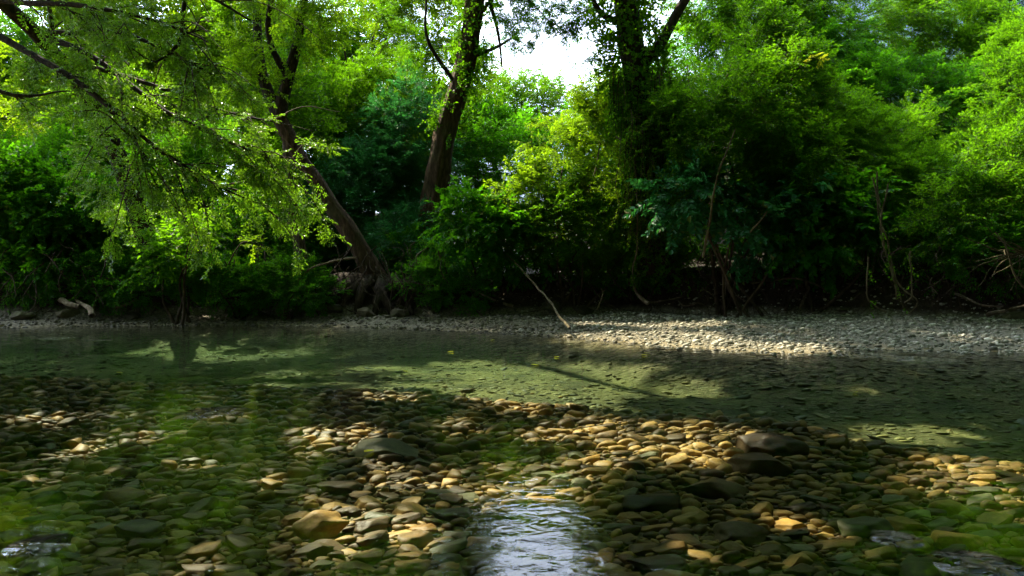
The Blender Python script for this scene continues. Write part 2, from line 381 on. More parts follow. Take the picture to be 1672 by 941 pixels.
LITPT = [(at(905, 280, 19), 1.9), (at(950, 190, 20), 1.6), (at(990, 330, 19), 1.0), (at(860, 330, 18.5), 1.0), (at(505, 240, 13.5), .7), (at(500, 345, 14), .6), (at(330, 140, 26), 1.6), (at(1320, 100, 17), .5),
         (at(1210, 60, 17), 1.0), (at(60, 190, 28), 1.8), (at(20, 278, 19), .5), (at(400, 398, 16.5), .4), (at(420, 200, 13.6), .9), (at(250, 190, 13.4), .7), (at(450, 320, 13.5), .6), (at(1180, 110, 17), 1.6), (at(1270, 160, 17), 1.3), (at(1120, 200, 17), .8), (at(620, 150, 25), 1.6), (at(800, 180, 24), 1.0), (at(1040, 270, 17.9), .8), (at(590, 60, 26), 1.8), (at(1500, 40, 27), 2.5), (at(330, 260, 14), .5), (at(1640, 150, 20), 1.2)]
def sun_keep3(P, X, size, rng):
    x = X/np.linalg.norm(X, axis=1)[:, None]; k = np.ones(len(P), bool)
    for f in (.1, .5, .9): k &= sun_keep(P+x*(np.asarray(size)*f)[:, None], rng)
    return k

def sun_keep(P, rng, strength=1.0):
    """True where a spray may stay: it does not close a gap the sun shines through"""
    P = np.asarray(P); q = P-SUN*((P[:, 2:3]+.2)/SUN[2])
    zb = np.clip(ground_z(q[:, 0], q[:, 1]), -.7, .4)
    q = P-SUN*((P[:, 2]-zb)/SUN[2])[:, None]
    ok = q[:, 1] > .8
    Y = np.where(ok, q[:, 1], 1)
    px = CX+F*q[:, 0]/Y; py = CY+F*(CAMZ-zb)/Y
    wob = (fbm(q[:, :2], 2.2, 77)-.5)*1.0
    best = np.full(len(P), 9.)
    for (x, y, a, b) in LIT:
        best = np.minimum(best, np.sqrt(((px-x)/(a*.95))**2+((py-y)/(b*.95))**2)+wob)
    keep = ~(ok & (best < 1.0+.12*rng.standard_normal(len(P))) & (P[:, 2] > 3.0))
    for T, r in LITPT:
        d = P-T; al = d@SUN; pr = np.linalg.norm(d-al[:, None]*SUN, axis=1)
        keep &= ~((al > 1.2) & (pr < r) & (rng.random(len(P)) < .92))
    return keep

# ------------------------------------------------------------------ leaves
def leaf(base, dirn, nrm, L, W, fold=.25, six=False, curl=.15):
    d = dirn/np.linalg.norm(dirn); s = np.cross(nrm, d); s /= np.linalg.norm(s)+1e-9; n = np.cross(d, s)
    if not six:
        return np.array([base, base+d*L*.45+s*W*.5+n*W*fold, base+d*L-n*L*curl, base+d*L*.45-s*W*.5+n*W*fold]), [[0, 1, 2, 3]]
    a, b = .28, .68
    V = [base, base+d*L*a+s*W*.42+n*W*fold, base+d*L*b+s*W*.44+n*(W*fold-L*curl*.4), base+d*L-n*L*curl,
         base+d*L*b-s*W*.44+n*(W*fold-L*curl*.4), base+d*L*a-s*W*.42+n*W*fold]
    return np.array(V), [[0, 1, 2, 3], [0, 3, 4, 5]]

def spray_proto(kind, rng):
    """a twig one unit long along +x with its leaves; z is its upper side"""
    mb = MB(); area = 0
    def tw(C, r0, r1):
        V, Q = tube(C, np.linspace(r0, r1, len(C)), 3); mb.add(V, Q, 1)
    def put(p, d, L, W, six, j=.35):
        nonlocal area
        n = np.array([0, 0, 1.])+rng.normal(0, j, 3)
        V, Q = leaf(p, d+rng.normal(0, .18, 3), n, L, W, rng.uniform(.05, .3), six, rng.uniform(.02, .3)); mb.add(V, Q, 0); area += L*W*.6
    x = np.linspace(0, 1, 6); dr = rng.uniform(.05, .28); sw = rng.uniform(-.15, .15)
    main = np.stack([x, sw*x**2, -dr*x**2], -1)
    tw(main, .010, .004)
    P = lambda t: np.array([t, sw*t*t, -dr*t*t])
    if kind == 'broad':
        for i in range(13):
            t = .12+.88*i/12; sd = 1 if i % 2 else -1
            a = rng.uniform(.7, 1.25) if i < 12 else .05
            put(P(t), np.array([math.cos(a), sd*math.sin(a), -.15]), rng.uniform(.22, .34)*(1-.25*abs(t-.5)), rng.uniform(.13, .19), True)
    elif kind == 'fine':
        for k in range(6):
            t0 = .1+.16*k; sd = 1 if k % 2 else -1; a = rng.uniform(.5, 1.0); Ls = rng.uniform(.28, .5)*(1.1-.5*t0)
            d = np.array([math.cos(a), sd*math.sin(a), -.15+rng.normal(0, .15)])
            C = P(t0)+np.linspace(0, Ls, 3)[:, None]*d; tw(C, .006, .003)
            for i in range(5):
                u = .25+.75*i/4; s2 = 1 if i % 2 else -1; b = a*sd+s2*rng.uniform(.6, 1.1)*(i < 4)
                put(P(t0)+d*Ls*u, np.array([math.cos(b), math.sin(b), -.2]), rng.uniform(.12, .19), rng.uniform(.06, .095), False, .45)
        for i in range(7):
            t = .3+.7*i/6; sd = 1 if i % 2 else -1; a = rng.uniform(.5, 1.1)*(i < 6)
            put(P(t), np.array([math.cos(a), sd*math.sin(a), -.2]), rng.uniform(.13, .19), rng.uniform(.06, .095), False, .45)
    elif kind == 'feather':
        for k in range(9):
            t0 = .06+.105*k; sd = 1 if k % 2 else -1; a = rng.uniform(.5, 1.0); Ls = rng.uniform(.25, .42)*(1.15-.6*t0)
            d = np.array([math.cos(a), sd*math.sin(a), -.12+rng.normal(0, .2)])
            for i in range(8):
                u = .12+.88*i/7; s2 = 1 if i % 2 else -1; b = a*sd+s2*rng.uniform(.6, 1.2)*(i < 7)
                put(P(t0)+d*Ls*u, np.array([math.cos(b), math.sin(b), -.1]), rng.uniform(.09, .14), rng.uniform(.035, .055), False, .5)
    elif kind == 'ivy':
        for i in range(12):
            t = .05+.95*i/11; a = rng.uniform(0, 6.28)
            put(P(t)+rng.normal(0, .06, 3), np.array([.3*math.cos(a), math.sin(a), rng.normal(0, .4)]), rng.uniform(.14, .24), rng.uniform(.12, .2), True, .6)
    elif kind == 'trail':   # long hanging leafy trail
        for i in range(26):
            t = .03+.97*i/25; a = rng.uniform(0, 6.28)
            put(P(t), np.array([.5, math.cos(a), math.sin(a)]), rng.uniform(.05, .09), rng.uniform(.035, .055), False, .6)
    return np.concatenate(mb.V), np.concatenate(mb.Q), np.concatenate(mb.M), area

_pr = np.random.default_rng(3)
PROTO = {k: [spray_proto(k, _pr) for _ in range(8)] for k in ('broad', 'fine', 'feather', 'ivy', 'trail')}

def place_sprays(mb, kind, pos, xdir, up, scale, rng):
    """bakes one spray per row"""
    n = len(pos)
    if n == 0: return
    x = xdir/np.linalg.norm(xdir, axis=1)[:, None]
    y = np.cross(up, x); ny = np.linalg.norm(y, axis=1)[:, None]; y = np.where(ny < .1, [[1., 0, 0]], y/np.maximum(ny, 1e-6)); y /= np.linalg.norm(y, axis=1)[:, None]
    z = np.cross(x, y)
    R = np.stack([x, y, z], -1)*np.asarray(scale)[:, None, None]
    which = rng.integers(0, 8, n)
    for w in range(8):
        s = np.where(which == w)[0]
        if not len(s): continue
        V, Q, Mi, _ = PROTO[kind][w]
        VV = np.einsum('nij,vj->nvi', R[s], V)+pos[s][:, None]
        QQ = Q[None]+(np.arange(len(s))*len(V))[:, None, None]
        mb.add(VV.reshape(-1, 3), QQ.reshape(-1, 4), np.tile(Mi, len(s)))

def lobe(px, py, Y, rx, rz, depth=.75):
    c = at(px, py, Y); k = Y/F
    return c, np.array([rx*k, (rx+rz)/2*k*depth, rz*k])

def fill_lobes(mb, lobes, kind, size, lai, rng, gate=True, back=.45, droop=.15, clump=2.4, top=1.0, zmin=None):
    area = np.mean([p[3] for p in PROTO[kind]])
    lai = lai*1.9
    for c, r in lobes:
        A = 4*np.pi*((r[0]*r[1])**1.6/3+(r[0]*r[2])**1.6/3+(r[1]*r[2])**1.6/3)**(1/1.6)
        ns = int(A*lai/(area*size*size)); per = 9
        nc = max(4, ns//per)
        d = rng.standard_normal((nc, 3)); d /= np.linalg.norm(d, axis=1)[:, None]
        keep = (d[:, 1] < .35) | (rng.random(nc) < back); d = d[keep]; nc = len(d)
        d[:, 2] = np.where((d[:, 2] < -.5) & (rng.random(nc) < .5), -d[:, 2], d[:, 2])
        rad = np.where(rng.random(nc) < .72, rng.uniform(.78, 1.02, nc), rng.uniform(.35, .8, nc))
        lump = 1+.42*(fbm(d*2.2+c, 1.0, int(abs(c[0]*13))+1, 2)-.5)*2
        cp = c+d*r*(rad*lump)[:, None]
        nrm = d/r; nrm /= np.linalg.norm(nrm, axis=1)[:, None]
        csz = size*clump*rng.uniform(.5, 1.1, nc)
        idx = np.repeat(np.arange(nc), per); m = len(idx)
        j = rng.standard_normal((m, 3)); j /= np.linalg.norm(j, axis=1)[:, None]
        out = nrm[idx]*.8+j*.85+np.array([0, 0, .25*top])
        out /= np.linalg.norm(out, axis=1)[:, None]
        pos = cp[idx]+out*(csz[idx]*rng.uniform(.1, .5, m))[:, None]-nrm[idx]*(csz[idx]*.2)[:, None]
        x = out.copy(); x[:, 2] -= droop*3*rng.random(m)
        up = np.array([0, 0, 1.])*.9+nrm[idx]*.6+rng.normal(0, .35, (m, 3))
        sc = size*rng.uniform(.65, 1.25, m)
        hole = fbm(pos, .9/max(size, .3), 55, 2) > .27
        ok = hole.copy()
        if gate: ok &= sun_keep3(pos, x, sc, rng)
        ok &= pos[:, 2] > ground_z(pos[:, 0], pos[:, 1])+.12
        if zmin is not None: ok &= pos[:, 2] > zmin
        place_sprays(mb, kind, pos[ok], x[ok], up[ok], sc[ok], rng)

def stems_for(base, lobes, rng, n=5, r0=.06):
    mb = MB()
    for i in range(n):
        c, r = lobes[i % len(lobes)]
        e = c+rng.normal(0, .35, 3)*r
        b = base+np.array([rng.normal(0, .25), rng.normal(0, .15), -.05])
        mid = (b+e)/2+rng.normal(0, .2, 3)*np.linalg.norm(e-b)*.4
        C, R = resample([b, mid, e], .25, [r0*rng.uniform(.6, 1.1), r0*.6, r0*.2])
        C = wiggle(C, .08, i+int(abs(base[0])*10), .7)
        V, Q = tube(C, R, 6); mb.add(V, Q, 0, True)
    return mb

def ground_pt(x, y): return np.array([x, y, float(ground_z(np.array([x]), np.array([y]))[0])])

def shrub(name, label, cat, group, lobes, kind, leafm, size=.5, lai=1.6, seed=0, stem=True, extra=None, barkm='twig', r0=.05, nst=5, base=None, **kw):
    rng = np.random.default_rng(1000+seed)
    L = [lobe(*l) for l in lobes]
    c0 = L[0][0]; bx = c0[0] if base is None else base[0]; by = c0[1]+.2 if base is None else base[1]
    b = ground_pt(bx, by)
    o = empty(name, b, label, cat, group)
    if stem:
        stems_for(b, L, rng, nst, r0).build('trunk' if 'tree' in name else 'stem', [M[barkm]], o, b)
    mb = MB()
    fill_lobes(mb, L, kind, size, lai, rng, **kw)
    if extra: extra(mb, rng)
    mb.build('crown' if 'tree' in name else 'foliage', [M[leafm], M['twig']], o, b)
    return o

# ---- far trees behind
FT = 'trees standing behind the bank'
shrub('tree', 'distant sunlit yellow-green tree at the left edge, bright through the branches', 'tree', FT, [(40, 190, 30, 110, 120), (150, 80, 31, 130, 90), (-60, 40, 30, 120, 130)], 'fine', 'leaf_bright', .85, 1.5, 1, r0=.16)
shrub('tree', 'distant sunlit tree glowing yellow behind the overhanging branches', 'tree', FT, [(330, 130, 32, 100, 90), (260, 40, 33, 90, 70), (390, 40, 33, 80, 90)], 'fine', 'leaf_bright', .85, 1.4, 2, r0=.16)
shrub('tree', 'tall feathery green tree with sunlit top behind the leaning trunk', 'tree', FT, [(560, 90, 27, 110, 120), (620, 210, 26, 90, 110), (520, 230, 25, 80, 110)], 'feather', 'leaf_mid', .75, 1.6, 3, r0=.14)
shrub('tree', 'dark shaded tree between leaning trunk and upright trunk', 'tree', FT, [(600, 350, 23.5, 95, 110), (670, 250, 24, 60, 90), (540, 400, 23, 70, 70)], 'feather', 'leaf_cool', .6, 1.5, 4, r0=.12)
shrub('tree', 'yellow-green tree rising just left of the upright trunk', 'tree', FT, [(690, 60, 31, 70, 90), (650, -30, 33, 90, 70), (735, 130, 30, 60, 60)], 'fine', 'leaf_bright', .75, 1.3, 5, r0=.12)
shrub('tree', 'pale distant tree below the bright sky gap', 'tree', FT, [(850, 178, 92, 60, 45), (785, 205, 88, 60, 50), (910, 190, 90, 60, 45)], 'fine', 'leaf_mid', 2.0, 1.5, 6, r0=.2)
shrub('tree', 'shaded green tree right of the upright trunk', 'tree', FT, [(780, 285, 26, 56, 80), (785, 235, 28, 40, 50)], 'fine', 'leaf_deep', .7, 1.5, 7, r0=.12)
shrub('tree', 'hazy tree in the top right corner against the sky', 'tree', FT, [(1650, 40, 48, 60, 60), (1600, 20, 50, 40, 40), (1720, 60, 46, 60, 90)], 'fine', 'leaf_cool', 1.0, .9, 8, r0=.2)
shrub('tree', 'tall green tree on the left hidden behind overhanging branches', 'tree', FT, [(440, 60, 29, 70, 110), (450, 200, 27, 70, 90), (200, 230, 27, 110, 90)], 'fine', 'leaf_mid', .75, 1.5, 9, r0=.14)
shrub('tree', 'dark evergreen thicket tree at far left behind broad-leaved bush', 'tree', FT, [(120, 330, 25, 140, 100), (330, 330, 24, 100, 110), (-60, 330, 24, 90, 120)], 'feather', 'leaf_deep', .65, 1.5, 10, r0=.12)

# ---- the deep wood behind
for k, (px, py, Y, rx, rz, kind, lm, lab) in enumerate([
    (-60, 250, 36, 130, 200, 'fine', 'leaf_mid', 'deep wood tree beyond the left edge bush'), (80, 230, 37, 110, 200, 'fine', 'leaf_deep', 'deep wood tree behind the dark evergreen thicket'),
    (220, 250, 35, 100, 180, 'fine', 'leaf_mid', 'deep wood tree behind the dark leaning trunk'), (370, 230, 37, 100, 200, 'fine', 'leaf_deep', 'deep wood tree behind the sweeping branches'),
    (500, 220, 36, 90, 210, 'fine', 'leaf_mid', 'deep wood tree behind the leaning trunk crown'), (620, 240, 38, 90, 200, 'fine', 'leaf_deep', 'deep wood tree behind the feathery tree'),
    (715, 310, 36, 70, 150, 'fine', 'leaf_mid', 'deep wood tree behind the upright trunk'), (850, 350, 33, 90, 140, 'fine', 'leaf_deep', 'low wooded clump under the bright sky gap'),
    (985, 320, 30, 62, 140, 'fine', 'leaf_mid', 'lit bushy tree filling the right end of the sky gap'), (1050, 290, 28, 80, 170, 'fine', 'leaf_deep', 'dark tree directly behind the ivy trunk'),
    (1160, 220, 29, 90, 190, 'feather', 'leaf_deep', 'dark tree behind the large dark green bush'), (1290, 240, 25, 90, 150, 'feather', 'leaf_deep', 'dark tree filling the hollow right of the large bush'),
    (1410, 330, 24, 90, 110, 'feather', 'leaf_deep', 'dark thicket under the hanging hillside shrub'), (1540, 330, 22, 100, 100, 'feather', 'leaf_deep', 'dark thicket behind the twiggy right bush'), (1690, 330, 20, 90, 110, 'feather', 'leaf_mid', 'thicket behind the right edge bush')]):
    shrub('tree', lab, 'tree', FT, [(px, py, Y, rx, rz)], kind, lm, .95, 1.3, 60+k, r0=.12, back=.15, gate=k < 12)

# ---- unseen trees added behind and beside the camera to shade the shallows
for k, (x, y, h, r) in enumerate([(-9, -4, 9, 5.0), (-2, -8, 10, 5.5), (6, -6, 10, 5.5), (13, 0, 9, 5.0), (-16, 2, 9, 5.0), (17, 8, 10, 5.0), (2, -3.5, 13, 5.0)]):
    rng = np.random.default_rng(900+k); b = ground_pt(x, y)
    o = empty('tree', b, ['unseen shade tree added left behind the viewpoint', 'unseen shade tree added straight behind the viewpoint', 'unseen shade tree added right behind the viewpoint', 'unseen shade tree added beyond the right edge', 'unseen shade tree added beyond the left edge', 'unseen shade tree added far right beyond the gravel bar', 'tallest unseen shade tree added close behind the viewpoint'][k], 'tree', 'unseen shade trees added around the viewpoint')
    tr = MB(); C, R = resample([b-[0, 0, .2], b+[.2, 0, h*.4], b+[0, .3, h*.9]], .3, [.4, .3, .12]); V, Q = tube(C, R, 12, .1, k, .1); tr.add(V, Q, 0, True); tr.build('trunk', [M['bark_grey']], o, b)
    cr = MB(); fill_lobes(cr, [(b+np.array([0, 0, h*.62]), np.array([r, r, h*.55])), (b+np.array([1, 1, h*1.0]), np.array([r*.8, r*.8, 3.0]))], 'broad', 1.3, .8, rng, gate=False, back=1.0)
    cr.build('crown', [M['leaf_mid'], M['twig']], o, b)

# ---- hillside on the right
HS = 'shrubs covering the right hillside'
shrub('hillside_shrub', 'dense hillside shrub with lit crest at the top right', 'shrub', HS, [(1500, 70, 28, 130, 70), (1400, 60, 27, 110, 90), (1590, 110, 27, 90, 70)], 'feather', 'leaf_mid', .75, 1.6, 20, r0=.1)
shrub('hillside_shrub', 'dark hanging hillside shrub below the lit crest', 'shrub', HS, [(1440, 190, 23, 110, 90), (1560, 210, 23, 100, 80), (1360, 130, 24, 60, 90)], 'feather', 'leaf_deep', .65, 1.6, 21, r0=.1)
shrub('hillside_shrub', 'light olive feathery shrub at the right edge of the slope', 'shrub', HS, [(1650, 180, 21, 60, 80), (1700, 120, 22, 70, 90), (1620, 260, 20, 60, 60)], 'feather', 'leaf_mid', .6, 1.5, 22, r0=.08)
shrub('hillside_shrub', 'green shrub on the crest beside the big ivy trunk', 'shrub', HS, [(1270, 40, 25, 90, 80), (1190, 10, 26, 80, 70)], 'fine', 'leaf_mid', .7, 1.6, 23, r0=.1)

# ---- bank shrubs
BS = 'shrubs growing along the far bank'
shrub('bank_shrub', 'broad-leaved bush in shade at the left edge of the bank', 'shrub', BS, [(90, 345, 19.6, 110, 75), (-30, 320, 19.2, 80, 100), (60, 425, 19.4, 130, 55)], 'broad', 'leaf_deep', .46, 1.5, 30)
shrub('bank_shrub', 'dark low undergrowth bush left of the dark leaning trunk', 'shrub', BS, [(180, 420, 20.6, 100, 50), (120, 455, 20.4, 120, 30)], 'fine', 'leaf_deep', .5, 1.6, 31)
shrub('bank_shrub', 'leafy sapling with bright sprigs reaching low over the water', 'shrub', BS, [(285, 425, 18.2, 36, 32), (335, 398, 17.8, 32, 15), (255, 452, 18.4, 28, 18)], 'broad', 'leaf_mid', .5, 1.7, 32, droop=.3)
shrub('bank_shrub', 'dark bush behind the thin pale trunk', 'shrub', BS, [(420, 400, 21.5, 80, 70), (380, 460, 20.8, 90, 36), (500, 440, 22, 60, 50)], 'fine', 'leaf_deep', .5, 1.5, 33)
shrub('bank_shrub', 'deep green bush filling the shade at the foot of the upright trunk', 'shrub', BS, [(660, 410, 21.4, 60, 55), (720, 450, 21, 60, 36), (630, 330, 23, 60, 70)], 'feather', 'leaf_cool', .5, 1.4, 34)
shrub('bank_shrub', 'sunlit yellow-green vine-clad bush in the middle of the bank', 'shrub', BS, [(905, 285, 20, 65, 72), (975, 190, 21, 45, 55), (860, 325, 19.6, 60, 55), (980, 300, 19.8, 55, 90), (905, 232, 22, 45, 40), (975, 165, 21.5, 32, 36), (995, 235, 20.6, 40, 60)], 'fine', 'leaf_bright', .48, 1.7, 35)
shrub('bank_shrub', 'drooping broad-leaved shaded bush above the fallen pole', 'shrub', BS, [(790, 400, 18.8, 55, 45), (850, 400, 19, 60, 45), (770, 360, 19.4, 50, 50)], 'broad', 'leaf_deep', .46, 1.7, 36, droop=.35)
shrub('bank_shrub', 'bush of small pale leaves below the sunlit vine-clad bush', 'shrub', BS, [(930, 380, 18.8, 70, 50), (1000, 400, 18.9, 50, 45)], 'fine', 'leaf_mid', .42, 1.6, 37)
shrub('bank_shrub', 'large dark green bush right of the big ivy trunk', 'shrub', BS, [(1180, 240, 17.6, 100, 120), (1260, 170, 18.4, 90, 90), (1140, 140, 18.6, 80, 90), (1280, 290, 17.4, 70, 80), (1210, 80, 19, 80, 60)], 'fine', 'leaf_mid', .5, 1.8, 38)
shrub('bank_shrub', 'cool green big-leaved bush hanging above the right gravel bar', 'shrub', BS, [(1210, 385, 16.6, 60, 45), (1130, 330, 16.8, 55, 50), (1270, 330, 16.9, 50, 36)], 'broad', 'leaf_cool', .58, 1.5, 39, droop=.35)
shrub('bank_shrub', 'dark big-leaved bush left of the hanging vine tangle', 'shrub', BS, [(1340, 400, 16.6, 60, 40), (1320, 350, 17, 60, 50), (1390, 350, 17, 50, 50)], 'broad', 'leaf_deep', .55, 1.5, 40, droop=.35)
shrub('bank_shrub', 'soft feathery green bush in the middle of the right bank', 'shrub', BS, [(1420, 270, 18.6, 90, 70), (1500, 320, 17.6, 80, 60), (1360, 230, 19.2, 60, 60)], 'feather', 'leaf_mid', .5, 1.8, 41)
shrub('bank_shrub', 'twiggy shaded bush with arching stems at the right edge', 'shrub', BS, [(1590, 350, 15.6, 70, 55), (1650, 300, 16, 60, 70), (1540, 400, 15.8, 60, 40)], 'fine', 'leaf_mid', .45, 1.5, 42)
shrub('bank_shrub', 'dark low bush on the bank beneath the hanging vine tangle', 'shrub', BS, [(1440, 410, 17, 70, 45), (1520, 440, 16.4, 70, 36)], 'fine', 'leaf_deep', .42, 1.3, 43)
shrub('bank_shrub', 'brushy bush at the far right bottom of the bank', 'shrub', BS, [(1650, 420, 14.8, 60, 40), (1610, 440, 15.2, 60, 34)], 'fine', 'leaf_deep', .42, 1.2, 44)

shrub('bank_shrub', 'low dark undergrowth bush at the foot of the ivy-smothered trunk', 'shrub', BS, [(1060, 440, 19.6, 70, 34), (1000, 450, 19.7, 60, 26), (1120, 445, 19.0, 60, 32)], 'fine', 'leaf_deep', .42, 1.4, 45)
shrub('bank_shrub', 'low dark undergrowth bush on the bank behind the fallen pole', 'shrub', BS, [(900, 450, 19.9, 70, 24), (840, 455, 20.2, 60, 22), (960, 440, 19.8, 50, 30)], 'fine', 'leaf_deep', .42, 1.3, 46)
shrub('bank_shrub', 'low dark undergrowth bush right of the leaning trunk roots', 'shrub', BS, [(730, 440, 20.6, 70, 30), (680, 420, 21, 50, 30)], 'fine', 'leaf_deep', .42, 1.3, 47)

shrub('bank_shrub', 'low shaded bush behind the long pale horizontal root', 'shrub', BS, [(1290, 425, 18.3, 70, 34), (1220, 430, 18.6, 60, 32), (1350, 440, 17.9, 60, 30)], 'fine', 'leaf_deep', .42, 1.4, 48)

for k, (px, rx, lab) in enumerate([(50, 80, 'low dark undergrowth on the bank edge at the left frame edge'), (185, 70, 'low dark undergrowth behind the forked driftwood'), (370, 80, 'low dark undergrowth between sapling and thin pale trunk'), (470, 60, 'low dark undergrowth at the foot of the thin pale trunk'), (715, 55, 'low dark undergrowth on the bare earth right of the leaning trunk foot')]):
    shrub('bank_shrub', lab, 'shrub', BS, [(px, 458, 19.2, rx, 26), (px+30, 480, 18.9, rx, 14)], 'fine', 'leaf_deep', .34, 1.2, 150+k, zmin=.45)

# ------------------------------------------------------------------ the big trees
def ivy_on(C, R, rng, n, size=.42, lift=.08):
    """ivy leaves on a trunk line"""
    mb = MB(); i = rng.integers(0, len(C), n); th = rng.uniform(0, 6.283, n)
    d = np.stack([np.cos(th), np.sin(th), 0*th], -1)
    pos = C[i]+d*(R[i]*rng.uniform(.9, 1.25, n)+lift*rng.random(n))[:, None]+rng.normal(0, .06, (n, 3))
    x = d*.7+rng.normal(0, .5, (n, 3)); x[:, 2] -= .4
    ok = fbm(pos, 1.1, 91, 2) > .36
    place_sprays(mb, 'ivy', pos[ok], x[ok], (d+[0, 0, .5])[ok], size*rng.uniform(.6, 1.3, n)[ok], rng)
    return mb

def shade_canopy(mb, x0, x1, rng):  # out of view; put there to cast the dappled shade
    """unseen crown sprays placed up-sun of the bed to shade it, gaps shaped for the sunlit patches"""
    for (ya, yb_, size, dens) in ((-3.0, 1.5, .6, 22), (1.5, 6.5, .36, 75), (6.5, 18.5, .56, 60)):
        n = int((x1-x0+1)*(yb_-ya)*dens)
        qx = rng.uniform(x0-.5, x1+.5, n); qy = rng.uniform(ya, yb_, n)
        vis = np.abs(qx) < .8*np.maximum(qy, 0)+2.2; qx, qy = qx[vis], qy[vis]; n = len(qx)
        z = 8.6+.28*np.maximum(qy, 0)+rng.gamma(2.0, .9, n)
        P = np.stack([qx, qy, 0*qx-.2], -1)+SUN*((z+.2)/SUN[2])[:, None]
        a = rng.uniform(0, 6.283, n)
        x = np.stack([np.cos(a), np.sin(a), rng.normal(-.1, .2, n)], -1); sc = size*rng.uniform(.6, 1.2, n)
        P = P-x*(sc*.5)[:, None]
        keep = sun_keep3(P, x, sc, rng) & ((P[:, 2]-1.3)/np.maximum(P[:, 1], .1) > .47)
        m = int(keep.sum())
        place_sprays(mb, 'fine', P[keep], x[keep], np.array([0, 0, 1.])+rng.normal(0, .35, (m, 3)), sc[keep], rng)

def shade_overhead(mb, x0, x1, rng, ya=-2.5, yb_=15.5, per=19, size=.8):  # out of view; put there to block light from above
    """unseen crown sprays spread over the stream to cut the sky light"""
    n = int((x1-x0+1.5)*(yb_-ya)*per)
    x_ = rng.uniform(x0-.75, x1+.75, n); y_ = rng.uniform(ya, yb_, n)
    z = np.maximum(9.0+.05*np.abs(x_), 1.6+.50*y_)+rng.gamma(2.0, .8, n)
    P = np.stack([x_, y_, z], -1); P = P[fbm(P, .45, 15, 2) > .33]; n = len(P); a = rng.uniform(0, 6.283, n)
    x = np.stack([np.cos(a), np.sin(a), rng.normal(-.15, .25, n)], -1); sc = size*rng.uniform(.6, 1.2, n)
    k = sun_keep3(P, x, sc, rng); m = int(k.sum())
    place_sprays(mb, 'broad', P[k], x[k], np.array([0, 0, 1.])+rng.normal(0, .4, (m, 3)), sc[k], rng)

def limb(mb, pts, radii, seg=8, seed=0, m=0):
    C, R = resample(pts, .25, radii); C = wiggle(C, .12, seed, .5)
    V, Q = tube(C, R, seg, .08, seed, .06); mb.add(V, Q, m, True); return C, R

def sprays_along(mb, C, kind, size, n, rng, t0=.2, side=.8, droop=.35, gate=True):
    t = t0+(1-t0)*rng.random(n)**.8; i = np.minimum((t*(len(C)-1)).astype(int), len(C)-2)
    T = C[i+1]-C[i]; T /= np.linalg.norm(T, axis=1)[:, None]
    j = rng.standard_normal((n, 3)); j -= (j*T).sum(1)[:, None]*T; j /= np.linalg.norm(j, axis=1)[:, None]
    x = T*rng.uniform(.5, 1.0, n)[:, None]+j*side; x[:, 2] -= droop
    pos = C[i]+(C[i+1]-C[i])*rng.random(n)[:, None]
    up = np.array([0, 0, 1.])+rng.normal(0, .35, (n, 3))
    ok = sun_keep3(pos, x, np.full(n, size), rng) if gate else np.ones(n, bool)
    place_sprays(mb, kind, pos[ok], x[ok], up[ok], size*rng.uniform(.6, 1.25, n)[ok], rng)

# leaning trunk
rng = np.random.default_rng(50)
base = ground_pt(*at(625, 470, 20)[:2])
o = empty('tree', base, 'leaning bare brown trunk tilting left from the root-bound bank, forking into a leafy crown', 'tree')
tr = MB()
p = [at(640, 500, 20.1), at(612, 452, 20), at(560, 360, 19.8), at(492, 262, 19.6), at(452, 190, 19.5)]
C, R = resample(p, .12, [.46, .32, .235, .20, .18]); C = wiggle(C, .10, 3, .6)
V, Q = tube(C, R, 32, .12, 4, .26); tr.add(V, Q, 0, True)
tr.build('trunk', [M['bark_brown']], o, base)
for k, (pts, rr) in enumerate([([(455, 195, 19.5), (432, 120, 19.6), (425, 40, 19.8), (430, -60, 20)], [.20, .15, .12, .08]),
                 ([(455, 195, 19.5), (472, 130, 19.3), (488, 70, 19.2), (500, -30, 19.0)], [.20, .16, .13, .08]),
                 ([(470, 125, 19.3), (440, 60, 19.0), (452, -20, 18.6)], [.11, .08, .06])]):
    lb = MB(); limb(lb, [at(*q) for q in pts], rr, 10, k+5); lb.build('limb', [M['bark_dark']], o, base)
lb = MB(); limb(lb, [at(430, -60, 20), np.array([-6.5, 17.5, 12.5]), np.array([-5, 14, 13]), np.array([-4, 11, 12.8])], [.12, .10, .07, .03], 8, 9)
limb(lb, [at(500, -30, 19), np.array([-4.5, 16.5, 12.6]), np.array([-2.6, 13, 12.6])], [.12, .09, .03], 8, 10); lb.build('limb', [M['bark_dark']], o, base)
for k, (x, y, ex, ey, r) in enumerate([(598, 450, 555, 505, .13), (610, 450, 585, 512, .18), (640, 455, 672, 500, .20), (625, 455, 645, 515, .19), (602, 455, 520, 500, .08), (650, 465, 700, 492, .10), (630, 460, 612, 515, .16)]):
    rb = MB(); a = at(x, y, 20); e = at(ex, ey, 19.2); mid = (a+e)/2+np.array([rng.normal(0, .15), -.25, .12])
    C, R = resample([a, mid, e, e+np.array([.05, -.2, -.25])], .12, [r, r*.8, r*.5, r*.3]); C = wiggle(C, .07, k+20, 1.2)
    V, Q = tube(C, R, 10, .2, k, .1); rb.add(V, Q, 0, True); rb.build('root', [M['bark_dark']], o, base)
cr = MB()
fill_lobes(cr, [lobe(470, 60, 19.4, 80, 70), lobe(420, 150, 19.3, 50, 40), lobe(520, 0, 19, 70, 60)], 'fine', .5, .7, rng)
shade_canopy(cr, -2, 2.5, rng); shade_overhead(cr, -6.5, -1.8, rng)
cr.build('crown', [M['leaf_bright'], M['twig']], o, base)

